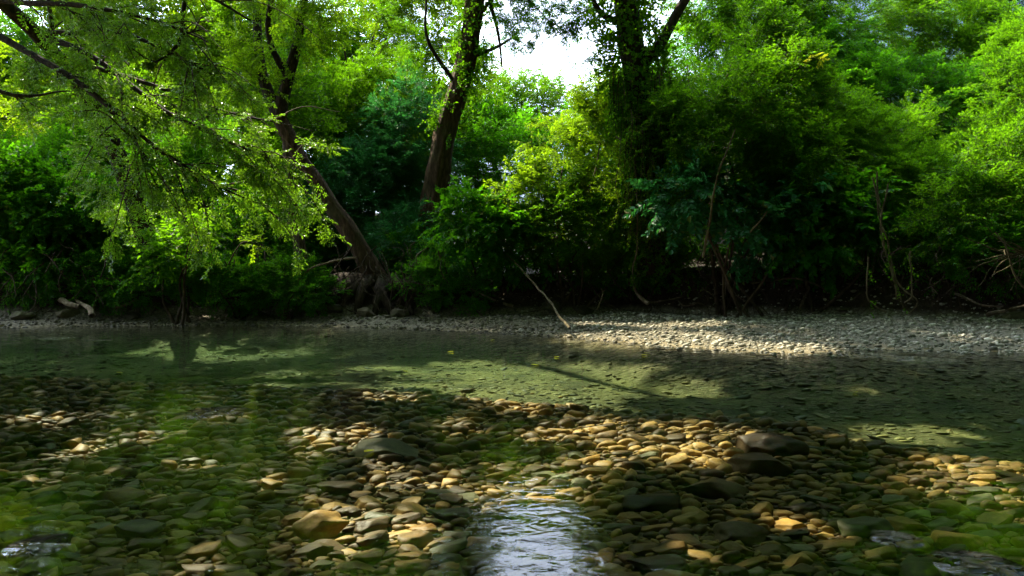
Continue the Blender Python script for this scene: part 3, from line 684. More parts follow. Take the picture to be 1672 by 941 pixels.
# thin pale trunk
rng = np.random.default_rng(51)
base = ground_pt(*at(496, 470, 20.3)[:2])
o = empty('tree', base, 'thin pale trunk standing just left of the leaning trunk', 'tree')
tr = MB(); C, R = resample([at(500, 485, 20.2), at(492, 430, 20.3), at(482, 360, 20.4), at(474, 290, 20.6), at(462, 150, 21)], .15, [.30, .19, .16, .14, .1]); C = wiggle(C, .07, 12, .8)
V, Q = tube(C, R, 18, .1, 13, .12); tr.add(V, Q, 0, True); tr.build('trunk', [M['bark_grey']], o, base)
for k, (ex, ey) in enumerate([(455, 500), (520, 500), (485, 508)]):
    rb = MB(); a = at(497, 468, 20.2); e = at(ex, ey, 19.5)
    C, R = resample([a, (a+e)/2+[0, -.1, .1], e], .12, [.11, .08, .03]); V, Q = tube(wiggle(C, .06, k+40, 1.2), R, 8, .2, k); rb.add(V, Q, 0, True); rb.build('root', [M['root']], o, base)
cr = MB(); fill_lobes(cr, [lobe(455, 150, 21, 60, 60), lobe(500, 200, 21.4, 45, 40)], 'fine', .5, .8, rng); cr.build('crown', [M['leaf_mid'], M['twig']], o, base)

# upright trunk
rng = np.random.default_rng(52)
base = ground_pt(*at(705, 440, 22)[:2])
o = empty('tree', base, 'upright brown trunk with ivy on its upper half, left of the sky gap', 'tree')
tr = MB(); C, R = resample([at(702, 430, 22), at(706, 370, 22), at(715, 290, 22), at(733, 200, 21.9), at(758, 110, 21.8), at(774, 20, 21.7), at(785, -80, 21.5), at(800, -200, 21)], .15, [.62, .42, .37, .33, .31, .30, .26, .2]); C = wiggle(C, .06, 22, .5)
V, Q = tube(C, R, 32, .10, 23, .24); tr.add(V, Q, 0, True); tr.build('trunk', [M['bark_brown']], o, base)
n2 = len(C); up = C[int(n2*.36):], R[int(n2*.36):]
ivy_on(up[0], up[1], rng, 900, .40, .25).build('ivy', [M['leaf_mid'], M['twig']], o, base)
for k, (pts, rr) in enumerate([([(748, 150, 21.8), (718, 105, 21.4), (700, 60, 21), (694, -20, 20.8)], [.08, .06, .05, .03]), ([(770, 50, 21.7), (800, 5, 21.2), (840, -30, 20.8), (890, -60, 20.4)], [.06, .05, .04, .02]),
                 ([(830, -30, 20.8), (870, 5, 20.6), (898, 40, 20.4), (912, 75, 20.2)], [.03, .022, .016, .008]), ([(760, 100, 21.8), (810, 80, 21.4), (840, 60, 21)], [.07, .05, .02]), ([(820, 110, 22), (815, 60, 21.8), (800, 0, 21.5)], [.03, .05, .07]),
                 ([(785, -80, 21.5), (820, -160, 18), (850, -260, 14)], [.16, .12, .04]), ([(795, -150, 21.2), (760, -260, 17), (740, -420, 12.5)], [.14, .10, .03])]):
    lb = MB(); limb(lb, [at(*q) for q in pts], rr, 8, k+60); lb.build('limb', [M['bark_dark']], o, base)
cr = MB()
fill_lobes(cr, [lobe(835, 10, 20.8, 45, 22), lobe(890, 52, 20.2, 36, 24), lobe(945, 70, 20.2, 30, 34), lobe(980, 95, 19.8, 20, 30), lobe(850, 50, 21, 20, 20), lobe(815, 70, 21.6, 22, 40), lobe(875, 18, 20.4, 60, 26), lobe(930, 45, 20.1, 30, 22), lobe(870, -25, 20.6, 90, 26), lobe(950, 6, 20.0, 36, 16)], 'fine', .38, .62, rng, droop=.25, gate=False, clump=2.0)
fill_lobes(cr, [lobe(745, 170, 21.2, 26, 50), lobe(790, 150, 21.4, 30, 46), lobe(715, 60, 21, 40, 60)], 'fine', .45, .8, rng)
shade_canopy(cr, 2.5, 7, rng); shade_overhead(cr, -1.8, 2.5, rng)
cr.build('crown', [M['leaf_deep'], M['twig']], o, base)

# big ivy-clad trunk
rng = np.random.default_rng(53)
base = ground_pt(*at(1068, 440, 18.6)[:2])
o = empty('tree', base, 'thick ivy-smothered trunk right of the sky gap with trailing creepers', 'tree')
tr = MB(); C, R = resample([at(1072, 450, 18.8), at(1068, 350, 18.8), at(1060, 240, 18.8), at(1042, 130, 18.7), at(1026, 40, 18.6), at(1010, -60, 18.4), at(1000, -200, 18)], .15, [.5, .40, .37, .36, .34, .3, .22]); C = wiggle(C, .07, 32, .5)
V, Q = tube(C, R, 24, .1, 33, .14); tr.add(V, Q, 0, True); tr.build('trunk', [M['bark_dark']], o, base)
iv = ivy_on(C, R*1.25, rng, 2300, .42, .42)
for (cx_, cy_, L_) in [(1040, 240, 2.6), (1052, 270, 2.2), (1036, 300, 1.8), (1075, 120, 2.0), (1010, 130, 1.6), (1060, 330, 1.6), (1028, 200, 2.0), (1045, 180, 2.2), (1088, 200, 1.8)]:
    k = 26; pos = at(cx_, cy_, 17.9)+rng.normal(0, .13, (k, 3)); x = np.tile([0, -.08, -1.], (k, 1))+rng.normal(0, .07, (k, 3))
    place_sprays(iv, 'trail', pos, x, np.tile([0, -1., 0], (k, 1))+rng.normal(0, .4, (k, 3)), L_*rng.uniform(.5, 1., k), rng)
iv.build('ivy', [M['leaf_mid'], M['twig']], o, base)
for k, (pts, rr) in enumerate([([(1040, 110, 18.7), (1085, 60, 18.4), (1130, -10, 18), (1160, -90, 17.6)], [.17, .14, .12, .08]), ([(1026, 40, 18.6), (985, 20, 18.2), (960, -30, 17.8)], [.10, .08, .05]),
                 ([(1010, -60, 18.4), (1060, -160, 15.5), (1130, -300, 12)], [.18, .12, .04]), ([(1005, -120, 18.2), (960, -260, 14.5), (940, -420, 11.5)], [.16, .10, .03]), ([(1160, -90, 17.6), (1260, -220, 14), (1350, -330, 11.5)], [.1, .08, .03])]):
    lb = MB(); limb(lb, [at(*q) for q in pts], rr, 10, k+80); lb.build('limb', [M['bark_dark']], o, base)
cr = MB()
fill_lobes(cr, [lobe(1030, 0, 18.2, 60, 40), lobe(990, 50, 18.2, 22, 46), lobe(1100, 20, 18.2, 50, 40), lobe(1015, 110, 18, 22, 40)], 'fine', .40, .6, rng, clump=2.0)
shade_canopy(cr, 7, 14, rng); shade_overhead(cr, 2.5, 14, rng)
cr.build('crown', [M['leaf_deep'], M['twig']], o, base)

# overhanging tree on the left
rng = np.random.default_rng(54)
base = ground_pt(*at(245, 440, 19.8)[:2])
o = empty('tree', base, 'dark tree on the left leaning over the water with sweeping fine-leaved branches', 'tree')
tr = MB(); C, R = resample([at(250, 450, 19.8), at(238, 390, 19.3), at(215, 320, 18.6), at(185, 235, 17.4), at(130, 140, 15.8), at(60, 55, 14.4), at(-30, -30, 13.4), at(-160, -180, 12.5)], .15, [.45, .30, .25, .20, .17, .15, .13, .11]); C = wiggle(C, .06, 42, .5)
V, Q = tube(C, R, 20, .1, 43, .14); tr.add(V, Q, 0, True); tr.build('trunk', [M['bark_dark']], o, base)
BR = [ # visible limbs
 ([(130, 140, 15.8), (105, 100, 15.4), (90, 50, 15), (72, -30, 14.6)], [.12, .10, .08, .05], 40),
 ([(0, 60, 13.6), (90, 115, 13.4), (180, 180, 13.2), (250, 240, 13), (330, 300, 13)], [.12, .10, .08, .05, .02], 130),
 ([(60, 55, 14.4), (140, 90, 14), (230, 150, 13.7), (330, 205, 13.4), (430, 250, 13.3), (500, 258, 13.2)], [.12, .10, .08, .06, .03, .012], 170),
 ([(100, 90, 15), (200, 120, 14.4), (300, 160, 14), (400, 190, 13.8), (510, 215, 13.6)], [.10, .08, .06, .03, .012], 150),
 ([(250, 240, 13), (330, 290, 13.2), (420, 330, 13.5), (500, 352, 13.6)], [.05, .035, .02, .01], 90),
 ([(310, -30, 13), (300, 30, 13), (290, 65, 13), (252, 97, 13), (215, 78, 13)], [.07, .06, .05, .03, .015], 26),
 ([(294, 58, 13), (325, 48, 12.9), (350, 58, 12.8)], [.03, .02, .01], 12),
 ([(-40, 125, 12.6), (20, 148, 12.6), (70, 153, 12.7), (115, 150, 12.8)], [.08, .06, .04, .02], 24),
 ([(60, 55, 14.4), (180, 50, 13.5), (280, 90, 13), (370, 130, 12.8), (420, 170, 12.8)], [.10, .08, .05, .03, .012], 120),
 ([(0, 0, 13.6), (120, 10, 13), (240, 30, 12.6), (340, 70, 12.4)], [.10, .08, .05, .02], 110),
 ([(180, 180, 13.2), (230, 240, 13), (260, 300, 13), (300, 350, 13.2)], [.06, .04, .02, .01], 60),
 ([(270, 155, 15.0), (287, 185, 14.9), (300, 205, 14.8)], [.05, .04, .02], 8),
 ([(330, 205, 13.4), (400, 270, 13.4), (450, 310, 13.5)], [.03, .02, .01], 70),
 ([(-80, -60, 13), (100, -60, 12), (300, -20, 11.5), (420, 40, 11.5)], [.12, .10, .06, .02], 90)]
cr = MB()
for k, (pts, rr, ns) in enumerate(BR):
    lb = MB(); C, R = limb(lb, [at(*q) for q in pts], [.62*v for v in rr], 7, k+100); lb.build('limb', [M['bark_dark']], o, base)
    sprays_along(cr, C, 'fine', .36, int(ns*.35), rng, .25, .9, .30)
    for j in range(max(3, ns//9)):
        i = int((.12+.85*rng.random())*(len(C)-2)); T = C[i+1]-C[i]; T /= np.linalg.norm(T)
        d = T*.7+np.array([.35, -.1, -.28])+rng.normal(0, .42, 3); d /= np.linalg.norm(d); L_ = rng.uniform(.6, 1.9)*(1 if ns > 30 else .5)
        S, SR = resample([C[i], C[i]+d*L_*.5+[0, 0, .06], C[i]+d*L_+[0, 0, -.22*L_]], .1, [.018, .012, .005]); S = wiggle(S, .07, k*40+j, 1.0)
        V, Q = tube(S, SR, 4); cr.add(V, Q, 1, True)
        sprays_along(cr, S, 'fine', .34, int(9*L_)+2, rng, .1, .8, .25)
fill_lobes(cr, [lobe(185, 280, 16.4, 50, 70), lobe(110, 150, 14.6, 70, 50), lobe(225, 350, 17.2, 35, 40)], 'fine', .36, .75, rng)
shade_canopy(cr, -13, -2, rng); shade_overhead(cr, -14, -6.5, rng)
cr.build('crown', [M['leaf_fine'], M['twig']], o, base)
# ------------------------------------------------------------------ END_PART_1
import bmesh
# ------------------------------------------------------------------ stones
def ico(sub):
    bm = bmesh.new(); bmesh.ops.create_icosphere(bm, subdivisions=sub, radius=1.0)
    V = np.array([v.co[:] for v in bm.verts]); T = np.array([[v.index for v in f.verts] for f in bm.faces]); bm.free()
    return V, T

def stone_proto(sub, seed, flat, dome=False):
    rng = np.random.default_rng(seed); V, T = ico(sub)
    V = V*(1+.5*(fbm(V*1.1+seed, 1.0, seed, 2)-.5)*2)[:, None]
    for _ in range(rng.integers(8, 14)):        # worn facets
        n = rng.standard_normal(3); n[2] *= .55; n /= np.linalg.norm(n); d = rng.uniform(.5, .82)
        h = V@n-d; V = V-np.where(h > 0, h*.94, 0)[:, None]*n
    if not dome:
        d = rng.uniform(.45, .7); tn = np.array([rng.normal(0, .15), rng.normal(0, .15), 1]); tn /= np.linalg.norm(tn)
        h = V@tn-d; V = V-np.where(h > 0, h*.82, 0)[:, None]*tn
    V = V*(1+.06*(vnoise(V+seed, 3.1, seed)-.5)*2)[:, None]
    V = (V-(V.max(0)+V.min(0))/2)/((V.max(0)-V.min(0))/2)
    V[:, 2] *= flat
    return V, T

def rotm(rz, ry=0, rx=0):
    c, s = np.cos(rz), np.sin(rz); A = np.array([[c, -s, 0], [s, c, 0], [0, 0, 1]])
    c, s = np.cos(ry), np.sin(ry); B = np.array([[c, 0, s], [0, 1, 0], [-s, 0, c]])
    c, s = np.cos(rx), np.sin(rx); D = np.array([[1, 0, 0], [0, c, -s], [0, s, c]])
    return A@B@D

srng = np.random.default_rng(77)
BIG = [stone_proto(4, 200+i, 1.0) for i in range(10)]
DOME = [stone_proto(4, 300+i, 1.0, True) for i in range(4)]
SMALL = [stone_proto(2, 400+i, 1.0) for i in range(14)]
BIGM, DOMEM = {}, {}
def stone_mesh(kind, i, colour):
    key = (kind, i, colour)
    if key not in BIGM:
        V, T = (DOME if kind == 'dome' else BIG)[i]
        BIGM[key] = mesh_np('stone', V, T, M['stone_'+colour], smooth=True)
    return BIGM[key]

SG = 'stones lying on the stream bed'
CW = {'tan': 'tan', 'ochre': 'ochre', 'grey': 'grey-green', 'brown': 'dark brown'}
# landmarks: px, py, half width px, half height px, colour, kind, index, flatness, tilt, lift, label, short name
LM = [
 (1262, 722, 50, 27, 'brown', 'dome', 0, .46, .05, .0, 'large dark domed boulder, biggest stone right of centre in the stream', 'large domed boulder'),
 (526, 846, 44, 24, 'tan', 'dome', 1, .55, -.05, .03, 'pale tan domed stone standing clear of the small cobbles left of centre', 'pale domed stone'),
 (632, 724, 66, 13, 'grey', 'big', 0, .26, -.08, .0, 'long flat grey-green slab in shade beyond the middle cobbles', 'long grey slab'),
 (1208, 852, 48, 26, 'brown', 'dome', 2, .44, .15, .0, 'dark rounded brown boulder in front of the large domed boulder', 'dark rounded boulder'),
 (1240, 748, 52, 18, 'brown', 'big', 1, .4, -.1, .0, 'mid brown slab just in front of the large domed boulder', 'slab before the domed boulder'),
 (1165, 783, 56, 17, 'brown', 'big', 2, .36, .0, .0, 'brown two-humped slab left of the dark rounded boulder', 'two-humped slab'),
 (1062, 805, 52, 17, 'brown', 'big', 3, .36, .06, .0, 'dark brown slab right of the sky reflection', 'slab by the sky reflection'),
 (70, 800, 32, 15, 'grey', 'dome', 3, .5, .0, .0, 'smooth grey oval stone near the left edge', 'grey oval stone'),
 (66, 912, 32, 27, 'grey', 'dome', 0, .6, .2, .02, 'dark wet stone at the bottom left corner', 'wet corner stone'),
 (70, 889, 26, 10, 'grey', 'big', 4, .4, .0, .05, 'shiny wet stone top breaking the surface at bottom left', 'shiny wet stone'),
 (8, 838, 20, 13, 'tan', 'dome', 1, .6, .0, .02, 'rounded tan stone cut by the left edge', 'edge stone'),
 (1072, 897, 50, 15, 'brown', 'big', 5, .32, .1, .0, 'dark angular slab near the bottom right of the sky reflection', 'dark angular slab'),
 (1100, 928, 52, 17, 'tan', 'big', 6, .34, .0, .0, 'broad tan slab at the bottom edge right of the sky reflection', 'broad tan slab'),
 (946, 772, 20, 10, 'grey', 'dome', 2, .55, .0, .0, 'olive oval cobble at the top of the sky reflection', 'olive oval cobble'),
 (1073, 755, 17, 10, 'tan', 'dome', 3, .6, .0, .0, 'pale rounded pebble among the sunlit cobbles', 'pale pebble'),
 (1410, 845, 48, 19, 'grey', 'big', 7, .4, .1, .0, 'broad grey-green slab in the right foreground', 'broad grey-green slab'),
 (1548, 811, 32, 14, 'ochre', 'big', 8, .42, .0, .0, 'ochre humped stone in the sun on the right', 'ochre humped stone'),
 (1562, 862, 42, 18, 'ochre', 'big', 9, .42, .1, .0, 'long ochre slab in the right foreground', 'long ochre slab'),
 (1480, 838, 34, 14, 'ochre', 'big', 1, .42, .0, .0, 'ochre stone between the grey-green slab and ochre slab', 'middle ochre stone'),
 (792, 888, 32, 20, 'tan', 'big', 3, .45, .2, .0, 'angular tan block left of the sky reflection', 'angular tan block'),
 (672, 812, 34, 11, 'tan', 'big', 0, .34, -.1, .0, 'flat tan slab in front of the long grey slab', 'flat tan slab'),
 (735, 818, 38, 11, 'grey', 'big', 5, .3, .05, .0, 'flat grey slab left of the sky reflection top', 'flat grey slab'),
 (225, 845, 45, 16, 'grey', 'big', 6, .32, .0, .0, 'grey-green flat stone in shade at lower left', 'shaded flat stone'),
 (195, 792, 50, 12, 'tan', 'big', 2, .3, -.12, .0, 'long tan flat stone at left in the shade', 'long tan stone'),
 (555, 780, 40, 14, 'brown', 'big', 4, .36, .0, .0, 'humped brown stone behind the pale domed stone', 'humped brown stone'),
 (1197, 912, 26, 19, 'brown', 'big', 7, .55, .0, .0, 'dark angular stone in front of the dark rounded boulder', 'dark front stone'),
 (1330, 720, 26, 9, 'grey', 'big', 9, .3, .0, .0, 'flat grey stone against the right side of the large domed boulder', 'flat stone beside the boulder'),
 (1250, 665, 26, 7, 'tan', 'big', 8, .3, .0, .0, 'pale slab at the edge of the deep pool', 'pale pool-edge slab'),
]
placed = []   # x, y, ax, ay  (half sizes)
stones = []
def stone_obj(x, y, ax, ay, az, rz, ry, kind, i, colour, lift, rx=0):
    o = link('stone', stone_mesh(kind, i, colour))
    gz = float(ground_z(np.array([x]), np.array([y]))[0])
    o.location = (x, y, gz+az*.35+lift); o.scale = (ax, ay, az); o.rotation_euler = (rx, ry, rz)
    return o
for (px, py, hw, hh, colr, kind, i, fl, rz, lift, lab, short) in LM:
    q = surf(px, py, -.12); ax = hw/F*q[1]; az = ax*fl
    ay = ax*srng.uniform(.6, .75)
    o = stone_obj(q[0], q[1], ax, ay, az, rz, srng.normal(0, .04), kind, i, colr, lift)
    tag(o, lab, 'stone', SG); placed.append((q[0], q[1], ax, ay))

# packed cobbles
cell = {}
def near(x, y, ax, ay, k):
    ci, cj = int(x//.5), int(y//.5)
    for a in (-1, 0, 1):
        for b in (-1, 0, 1):
            for (x2, y2, a2, b2) in cell.get((ci+a, cj+b), ()):
                if ((x-x2)/(ax+a2))**2+((y-y2)/(ay+b2))**2 < k*k: return True
    return False
for p in placed: cell.setdefault((int(p[0]//.5), int(p[1]//.5)), []).append(p)
NT = 112000
yy = 1.7+8.5*srng.random(NT)**.9; xx = (srng.random(NT)*2-1)*(.92*yy+.6)
sz = np.sort(np.clip(np.exp(srng.normal(math.log(.0205), .58, NT)), .0115, .075))[::-1]
pk = []
for x, y, s in zip(xx, yy, sz):
    edge = np.interp(x, _cx, _cy)+.5
    if y > edge+.2 and (s < .022 or srng.random() > .07+.8*math.exp(-(y-edge)*.9)): continue
    if y > np.interp(x, _wx, _wy)-.2: continue
    ax = s*srng.uniform(1.0, 1.35); ay = s*srng.uniform(.62, .95)
    if near(x, y, ax, ay, .82 if s > .035 else .74): continue
    cell.setdefault((int(x//.5), int(y//.5)), []).append((x, y, ax, ay)); pk.append((x, y, ax, ay, s))
n2 = 26000; y2 = srng.uniform(9, 18.4, n2); x2 = (srng.random(n2)*2-1)*(.8*y2+.3); s2 = np.sort(np.clip(np.exp(srng.normal(math.log(.036), .35, n2)), .025, .08))[::-1]
for x, y, s in zip(x2, y2, s2):
    if y > np.interp(x, _wx, _wy)+.1 or srng.random() > .13: continue
    ax = s*srng.uniform(1.0, 1.35); ay = s*srng.uniform(.62, .95)
    if near(x, y, ax, ay, .85): continue
    cell.setdefault((int(x//.5), int(y//.5)), []).append((x, y, ax, ay)); pk.append((x, y, ax, ay, s))
pk = np.array(pk)
gzs = ground_z(pk[:, 0], pk[:, 1])
spx = CX+F*pk[:, 0]/pk[:, 1]; spy = CY+F*(CAMZ-gzs-.04)/pk[:, 1]
inview = (spx > 5) & (spx < 1667) & (spy < 938) & (spy > 600)
score = np.where(inview, pk[:, 4]/pk[:, 1], 0)
order = np.argsort(-score)
NI = 300-len(LM)-2
ind = order[:NI]; rest = order[NI:]
# individuals, each named by its look and its place beside a landmark stone
ORD = ['nearest', 'second', 'third', 'fourth', 'fifth', 'sixth', 'seventh', 'eighth', 'ninth', 'tenth', 'eleventh', 'twelfth', 'thirteenth', 'fourteenth', 'fifteenth', 'sixteenth', 'seventeenth', 'eighteenth', 'nineteenth', 'twentieth']
lmxy = np.array([(l[0], l[1]) for l in LM], float)
bucket = {}
for n in ind:
    x, y, ax, ay, s = pk[n]; i = int(srng.integers(0, 10))
    zone = vnoise(np.array([[x, y]]), .7, 61)[0]+srng.normal(0, .22)
    colr = 'brown' if zone < .30 else 'grey' if zone < .40 else 'tan' if zone < .68 else 'ochre'
    fl = srng.uniform(.26, .55); az = s*fl
    o = stone_obj(x, y, ax, ay, az, srng.normal(0, .38), srng.normal(-.10, .12), 'big', i, colr, 0, srng.normal(-.08, .1))
    d = np.hypot((lmxy[:, 0]-spx[n]), (lmxy[:, 1]-spy[n])*1.8); k = int(np.argmin(d)); dx, dy = spx[n]-lmxy[k, 0], (spy[n]-lmxy[k, 1])*1.8
    side = ('right of' if dx > 0 else 'left of') if abs(dx) > abs(dy) else ('in front of' if dy > 0 else 'behind')
    shp = 'flat' if fl < .42 else 'rounded'
    bucket.setdefault((k, side, colr, shp), []).append((d[k], o))
for (k, side, colr, shp), lst in bucket.items():
    lst.sort(key=lambda t: t[0])
    for r, (dd, o) in enumerate(lst):
        pre = '' if len(lst) == 1 else ORD[min(r, 19)]+' '
        tag(o, f'{pre}{shp} {CW[colr]} cobble {side} the {LM[k][11]}', 'stone', SG)

def bake_stones(name, label, X, Y, AX, AY, AZ, protos, matr, rng, sink=.4, tilt=.14):
    Vs, Ts, off = [], [], 0
    gz = ground_z(X, Y); n = len(X)
    for i in range(n):
        V, T = protos[int(rng.integers(0, len(protos)))]
        R = rotm(rng.normal(0, .45), rng.normal(-tilt*.5, tilt), rng.normal(-.06, tilt))
        Vs.append((V*[AX[i], AY[i], AZ[i]])@R.T+[X[i], Y[i], gz[i]+AZ[i]*sink]); Ts.append(T+off); off += len(V)
    me = mesh_np(name, np.concatenate(Vs), np.concatenate(Ts), matr, smooth=True)
    return tag(link(name, me), label, None, kind='stuff')
r_ = pk[rest]
pool = r_[:, 1] > np.interp(r_[:, 0], _cx, _cy)+.9+srng.normal(.3, .8, len(r_))
M['stone_silt'] = stone_mat('stone_silt', (.13, .105, .038), (.30, .24, .085))
q_ = r_[pool]; r_ = r_[~pool]
bake_stones('silted_pebbles', 'pale silt-coated pebbles on the floor of the deeper pool', q_[:, 0], q_[:, 1], q_[:, 2], q_[:, 3], q_[:, 4]*srng.uniform(.14, .32, len(q_)), SMALL, M['stone_silt'], srng)
bake_stones('pebbles', 'small cobbles and pebbles covering the stream bed', r_[:, 0], r_[:, 1], r_[:, 2], r_[:, 3], r_[:, 4]*srng.uniform(.4, .75, len(r_)), SMALL, M['stone_mix'], srng)
# gravel on the bar and the strip under the bank
n = 46000
gx = srng.uniform(-15, 13, n); gy = srng.uniform(9.4, 21, n)
ywv = np.interp(gx, _wx, _wy); ybv = np.interp(gx, _bx, _by)
P2 = np.stack([gx, gy], -1)
ok = (gy > ywv-.35) & (gy < ybv+.25) & (np.abs(gx) < .8*gy) & (srng.random(n) < .55+.6*vnoise(P2, 1.1, 71))
gx, gy = gx[ok], gy[ok]; s = np.clip(np.exp(srng.normal(math.log(.021), .45, len(gx))), .011, .08)
gs_ = [stone_proto(1, 500+i, 1.0) for i in range(8)]; gax = s*srng.uniform(.9, 1.35, len(s)); gay = s*srng.uniform(.7, 1, len(s)); gaz = s*srng.uniform(.4, .8, len(s))
left_side = gx+srng.normal(0, .9, len(gx)) < 1.6
M['gravel_dark'] = stone_mat('gravel_dark', (.06, .052, .028), (.17, .15, .085), .55, .45)  # darker colour for the left and middle gravel
bake_stones('gravel', 'pale gravel of the bar on the right', gx[~left_side], gy[~left_side], gax[~left_side], gay[~left_side], gaz[~left_side], gs_, M['gravel'], srng)
bake_stones('dark_gravel', 'dark gravel along the left and middle waterline', gx[left_side], gy[left_side], gax[left_side], gay[left_side], gaz[left_side], gs_, M['gravel_dark'], srng)

# ------------------------------------------------------------------ bank details
def bankY(px, off=0.0):
    Y = 18.0
    for _ in range(30): Y = .5*Y+.5*float(np.interp((px-CX)/F*Y, _bx, _by))
    return Y+off
def strand(name, label, cat, pts, r0, r1, mt='vine', group=None, seed=0, leaves=0, amp=.05, seg=7, leafm='leaf_mid'):
    """pts: photo px, py and distance from the bank toe (negative: towards the camera)"""
    W = [at(x, y, bankY(x, o)) for (x, y, o) in pts]
    C, R = resample(W, .1, np.linspace(r0, r1, len(W))); C = wiggle(C, amp, seed, 1.2)
    b = W[0]; mb = MB(); V, Q = tube(C, R, seg, .15, seed); mb.add(V, Q, 0, True); rng = np.random.default_rng(seed)
    if leaves: sprays_along(mb2 := MB(), C, 'ivy', .22, leaves, rng, 0, .8, .2, False)
    o = mb.build(name, [M[mt]], None, b); o.location = b; tag(o, label, cat, group)
    if leaves:
        f = mb2.build('foliage', [M[leafm], M['twig']], o, b)
    return o
strand('fallen_pole', 'long thin pale pole leaning from the bush down onto the gravel bar', 'branch', [(930, 536, -5.2), (905, 504, -4), (870, 462, -2), (848, 436, -1.2), (824, 415, -.8)], .030, .018, 'vine', None, 1, 0, .05)
strand('branch', 'thin curved branch lying on the dark bank left of the fallen pole', 'branch', [(838, 500, -.3), (800, 488, -.3), (762, 467, -.2)], .04, .02, 'driftwood', None, 2)
strand('root', 'arched pale root springing from the thin pale trunk to the leaning trunk', 'root', [(582, 421, -.5), (545, 425, -.6), (512, 438, -.6), (490, 456, -.5), (476, 488, -.4), (452, 513, -.5)], .035, .022, 'driftwood', None, 3)
strand('driftwood', 'forked pale driftwood piece on the left gravel strip', 'driftwood', [(150, 516, -1.0), (146, 503, -.7), (125, 490, -.2)], .08, .04, 'driftwood', None, 4)
strand('driftwood', 'short blunt log end beside the forked driftwood at left', 'driftwood', [(100, 490, -.1), (115, 496, -.4), (130, 501, -.5)], .09, .06, 'driftwood', None, 5)
strand('root', 'looping root arch above the forked driftwood at left', 'root', [(153, 503, -.3), (165, 476, -.3), (186, 467, -.2), (215, 470, -.1)], .035, .02, 'root', None, 6)
strand('root', 'higher looping root on the left bank above the root arch', 'root', [(157, 462, 0), (180, 456, -.2), (200, 462, -.3), (222, 487, -.4)], .03, .018, 'root', None, 7)
strand('root', 'straight pale root stub pointing down the left bank', 'root', [(190, 503, -.5), (205, 496, -.3), (220, 490, -.1)], .04, .025, 'driftwood', None, 8)
strand('vine', 'leafy vine hanging straight from the ivy trunk to the bank', 'vine', [(1036, 250, -1.2), (1041, 330, -1.3), (1040, 400, -1.2), (1034, 445, -1.0), (1038, 470, -.8)], .025, .02, 'vine', None, 9, 30)
strand('root', 'pale curved root at the foot of the hanging leafy vine', 'root', [(1035, 466, -.6), (1042, 482, -.7), (1058, 496, -.9)], .03, .06, 'driftwood', None, 10)
strand('stem', 'tall slender pale stem rising through the large dark green bush', 'plant', [(1148, 420, -2.4), (1162, 350, -2.7), (1166, 320, -2.8), (1178, 270, -2.9), (1200, 210, -3.0)], .03, .016, 'vine', None, 11, 4)
strand('stem', 'short pale stem hanging below the cool green big-leaved bush', 'plant', [(1225, 380, -2.6), (1240, 362, -2.7), (1252, 345, -2.8)], .018, .012, 'vine', None, 12)
for k, (lab, pts) in enumerate([
    ('vine looping out to the gravel at the foot of the hanging tangle', [(1425, 290, -2.2), (1440, 360, -2.3), (1452, 420, -2.2), (1468, 470, -2.0), (1498, 494, -1.9), (1484, 514, -1.8)]),
    ('straightest vine of the hanging tangle, ending among the roots', [(1432, 280, -2.1), (1437, 350, -2.2), (1448, 400, -2.1), (1462, 450, -2.0), (1476, 505, -1.6)]),
    ('vine at the right of the hanging tangle, bowed to the right', [(1487, 410, -2.2), (1486, 450, -2.2), (1490, 480, -2.1), (1478, 494, -2.0)]),
    ('vine at the left of the hanging tangle, twisted low', [(1418, 420, -2.1), (1414, 460, -2.1), (1416, 490, -1.9), (1448, 510, -1.6)]),
    ('middle vine of the hanging tangle crossing the straightest vine', [(1450, 300, -2.2), (1436, 370, -2.3), (1455, 440, -2.2), (1462, 490, -1.9)])]):
    strand('vine', lab, 'vine', pts, .017, .015, 'vine', 'vines hanging in the right tangle', 20+k, 6 if k == 1 else 3, .1)
for k, (lab, pts, r) in enumerate([
    ('long pale horizontal root under the cool green bush', [(1228, 463, -.8), (1265, 459, -1), (1300, 455, -1), (1335, 468, -.8), (1350, 480, -.6)], .028),
    ('short upright root peg below the long horizontal root', [(1307, 507, -1.2), (1314, 486, -1.0), (1321, 468, -.8)], .025),
    ('wavy root along the gravel right of the pale curved root', [(1062, 494, -.7), (1090, 489, -.8), (1112, 484, -.7), (1121, 474, -.5)], .028),
    ('low snaking root at the back of the gravel bar', [(1105, 487, -.6), (1118, 500, -.9), (1142, 493, -.9), (1152, 498, -.8)], .03),
    ('thin diagonal root left of the short upright root peg', [(1147, 470, -.5), (1165, 485, -.7), (1180, 495, -.8)], .02),
    ('bent root hanging left of the long horizontal root', [(1203, 455, -.7), (1200, 475, -.8), (1215, 490, -.9)], .022),
    ('pale driftwood branch at the right end of the gravel bar', [(1612, 514, -1.2), (1640, 508, -1.4), (1680, 497, -1.5)], .045),
    ('arched root at the right end above the driftwood branch', [(1560, 480, -.8), (1600, 500, -1.1), (1640, 502, -1.2)], .03),
    ('green stem arching out of the right end of the bank', [(1672, 470, -1.4), (1655, 440, -1.5), (1640, 405, -1.6), (1625, 380, -1.7)], .02),
    ('pale stem slanting on the bank right of the fallen pole', [(975, 505, -1), (985, 480, -1), (980, 470, -.9)], .02),
    ('thin root trailing down beneath the leafy sapling', [(310, 515, -.9), (308, 490, -.7), (312, 470, -.4)], .016),
    ('crooked dark root hanging left of the thin pale trunk', [(360, 460, -.3), (372, 440, -.4), (366, 425, -.4)], .018)]):
    strand('root', lab, 'root', pts, r, r*.6, 'vine' if 'stem' in lab else 'root', 'exposed roots along the bank', 40+k, 0, .06)

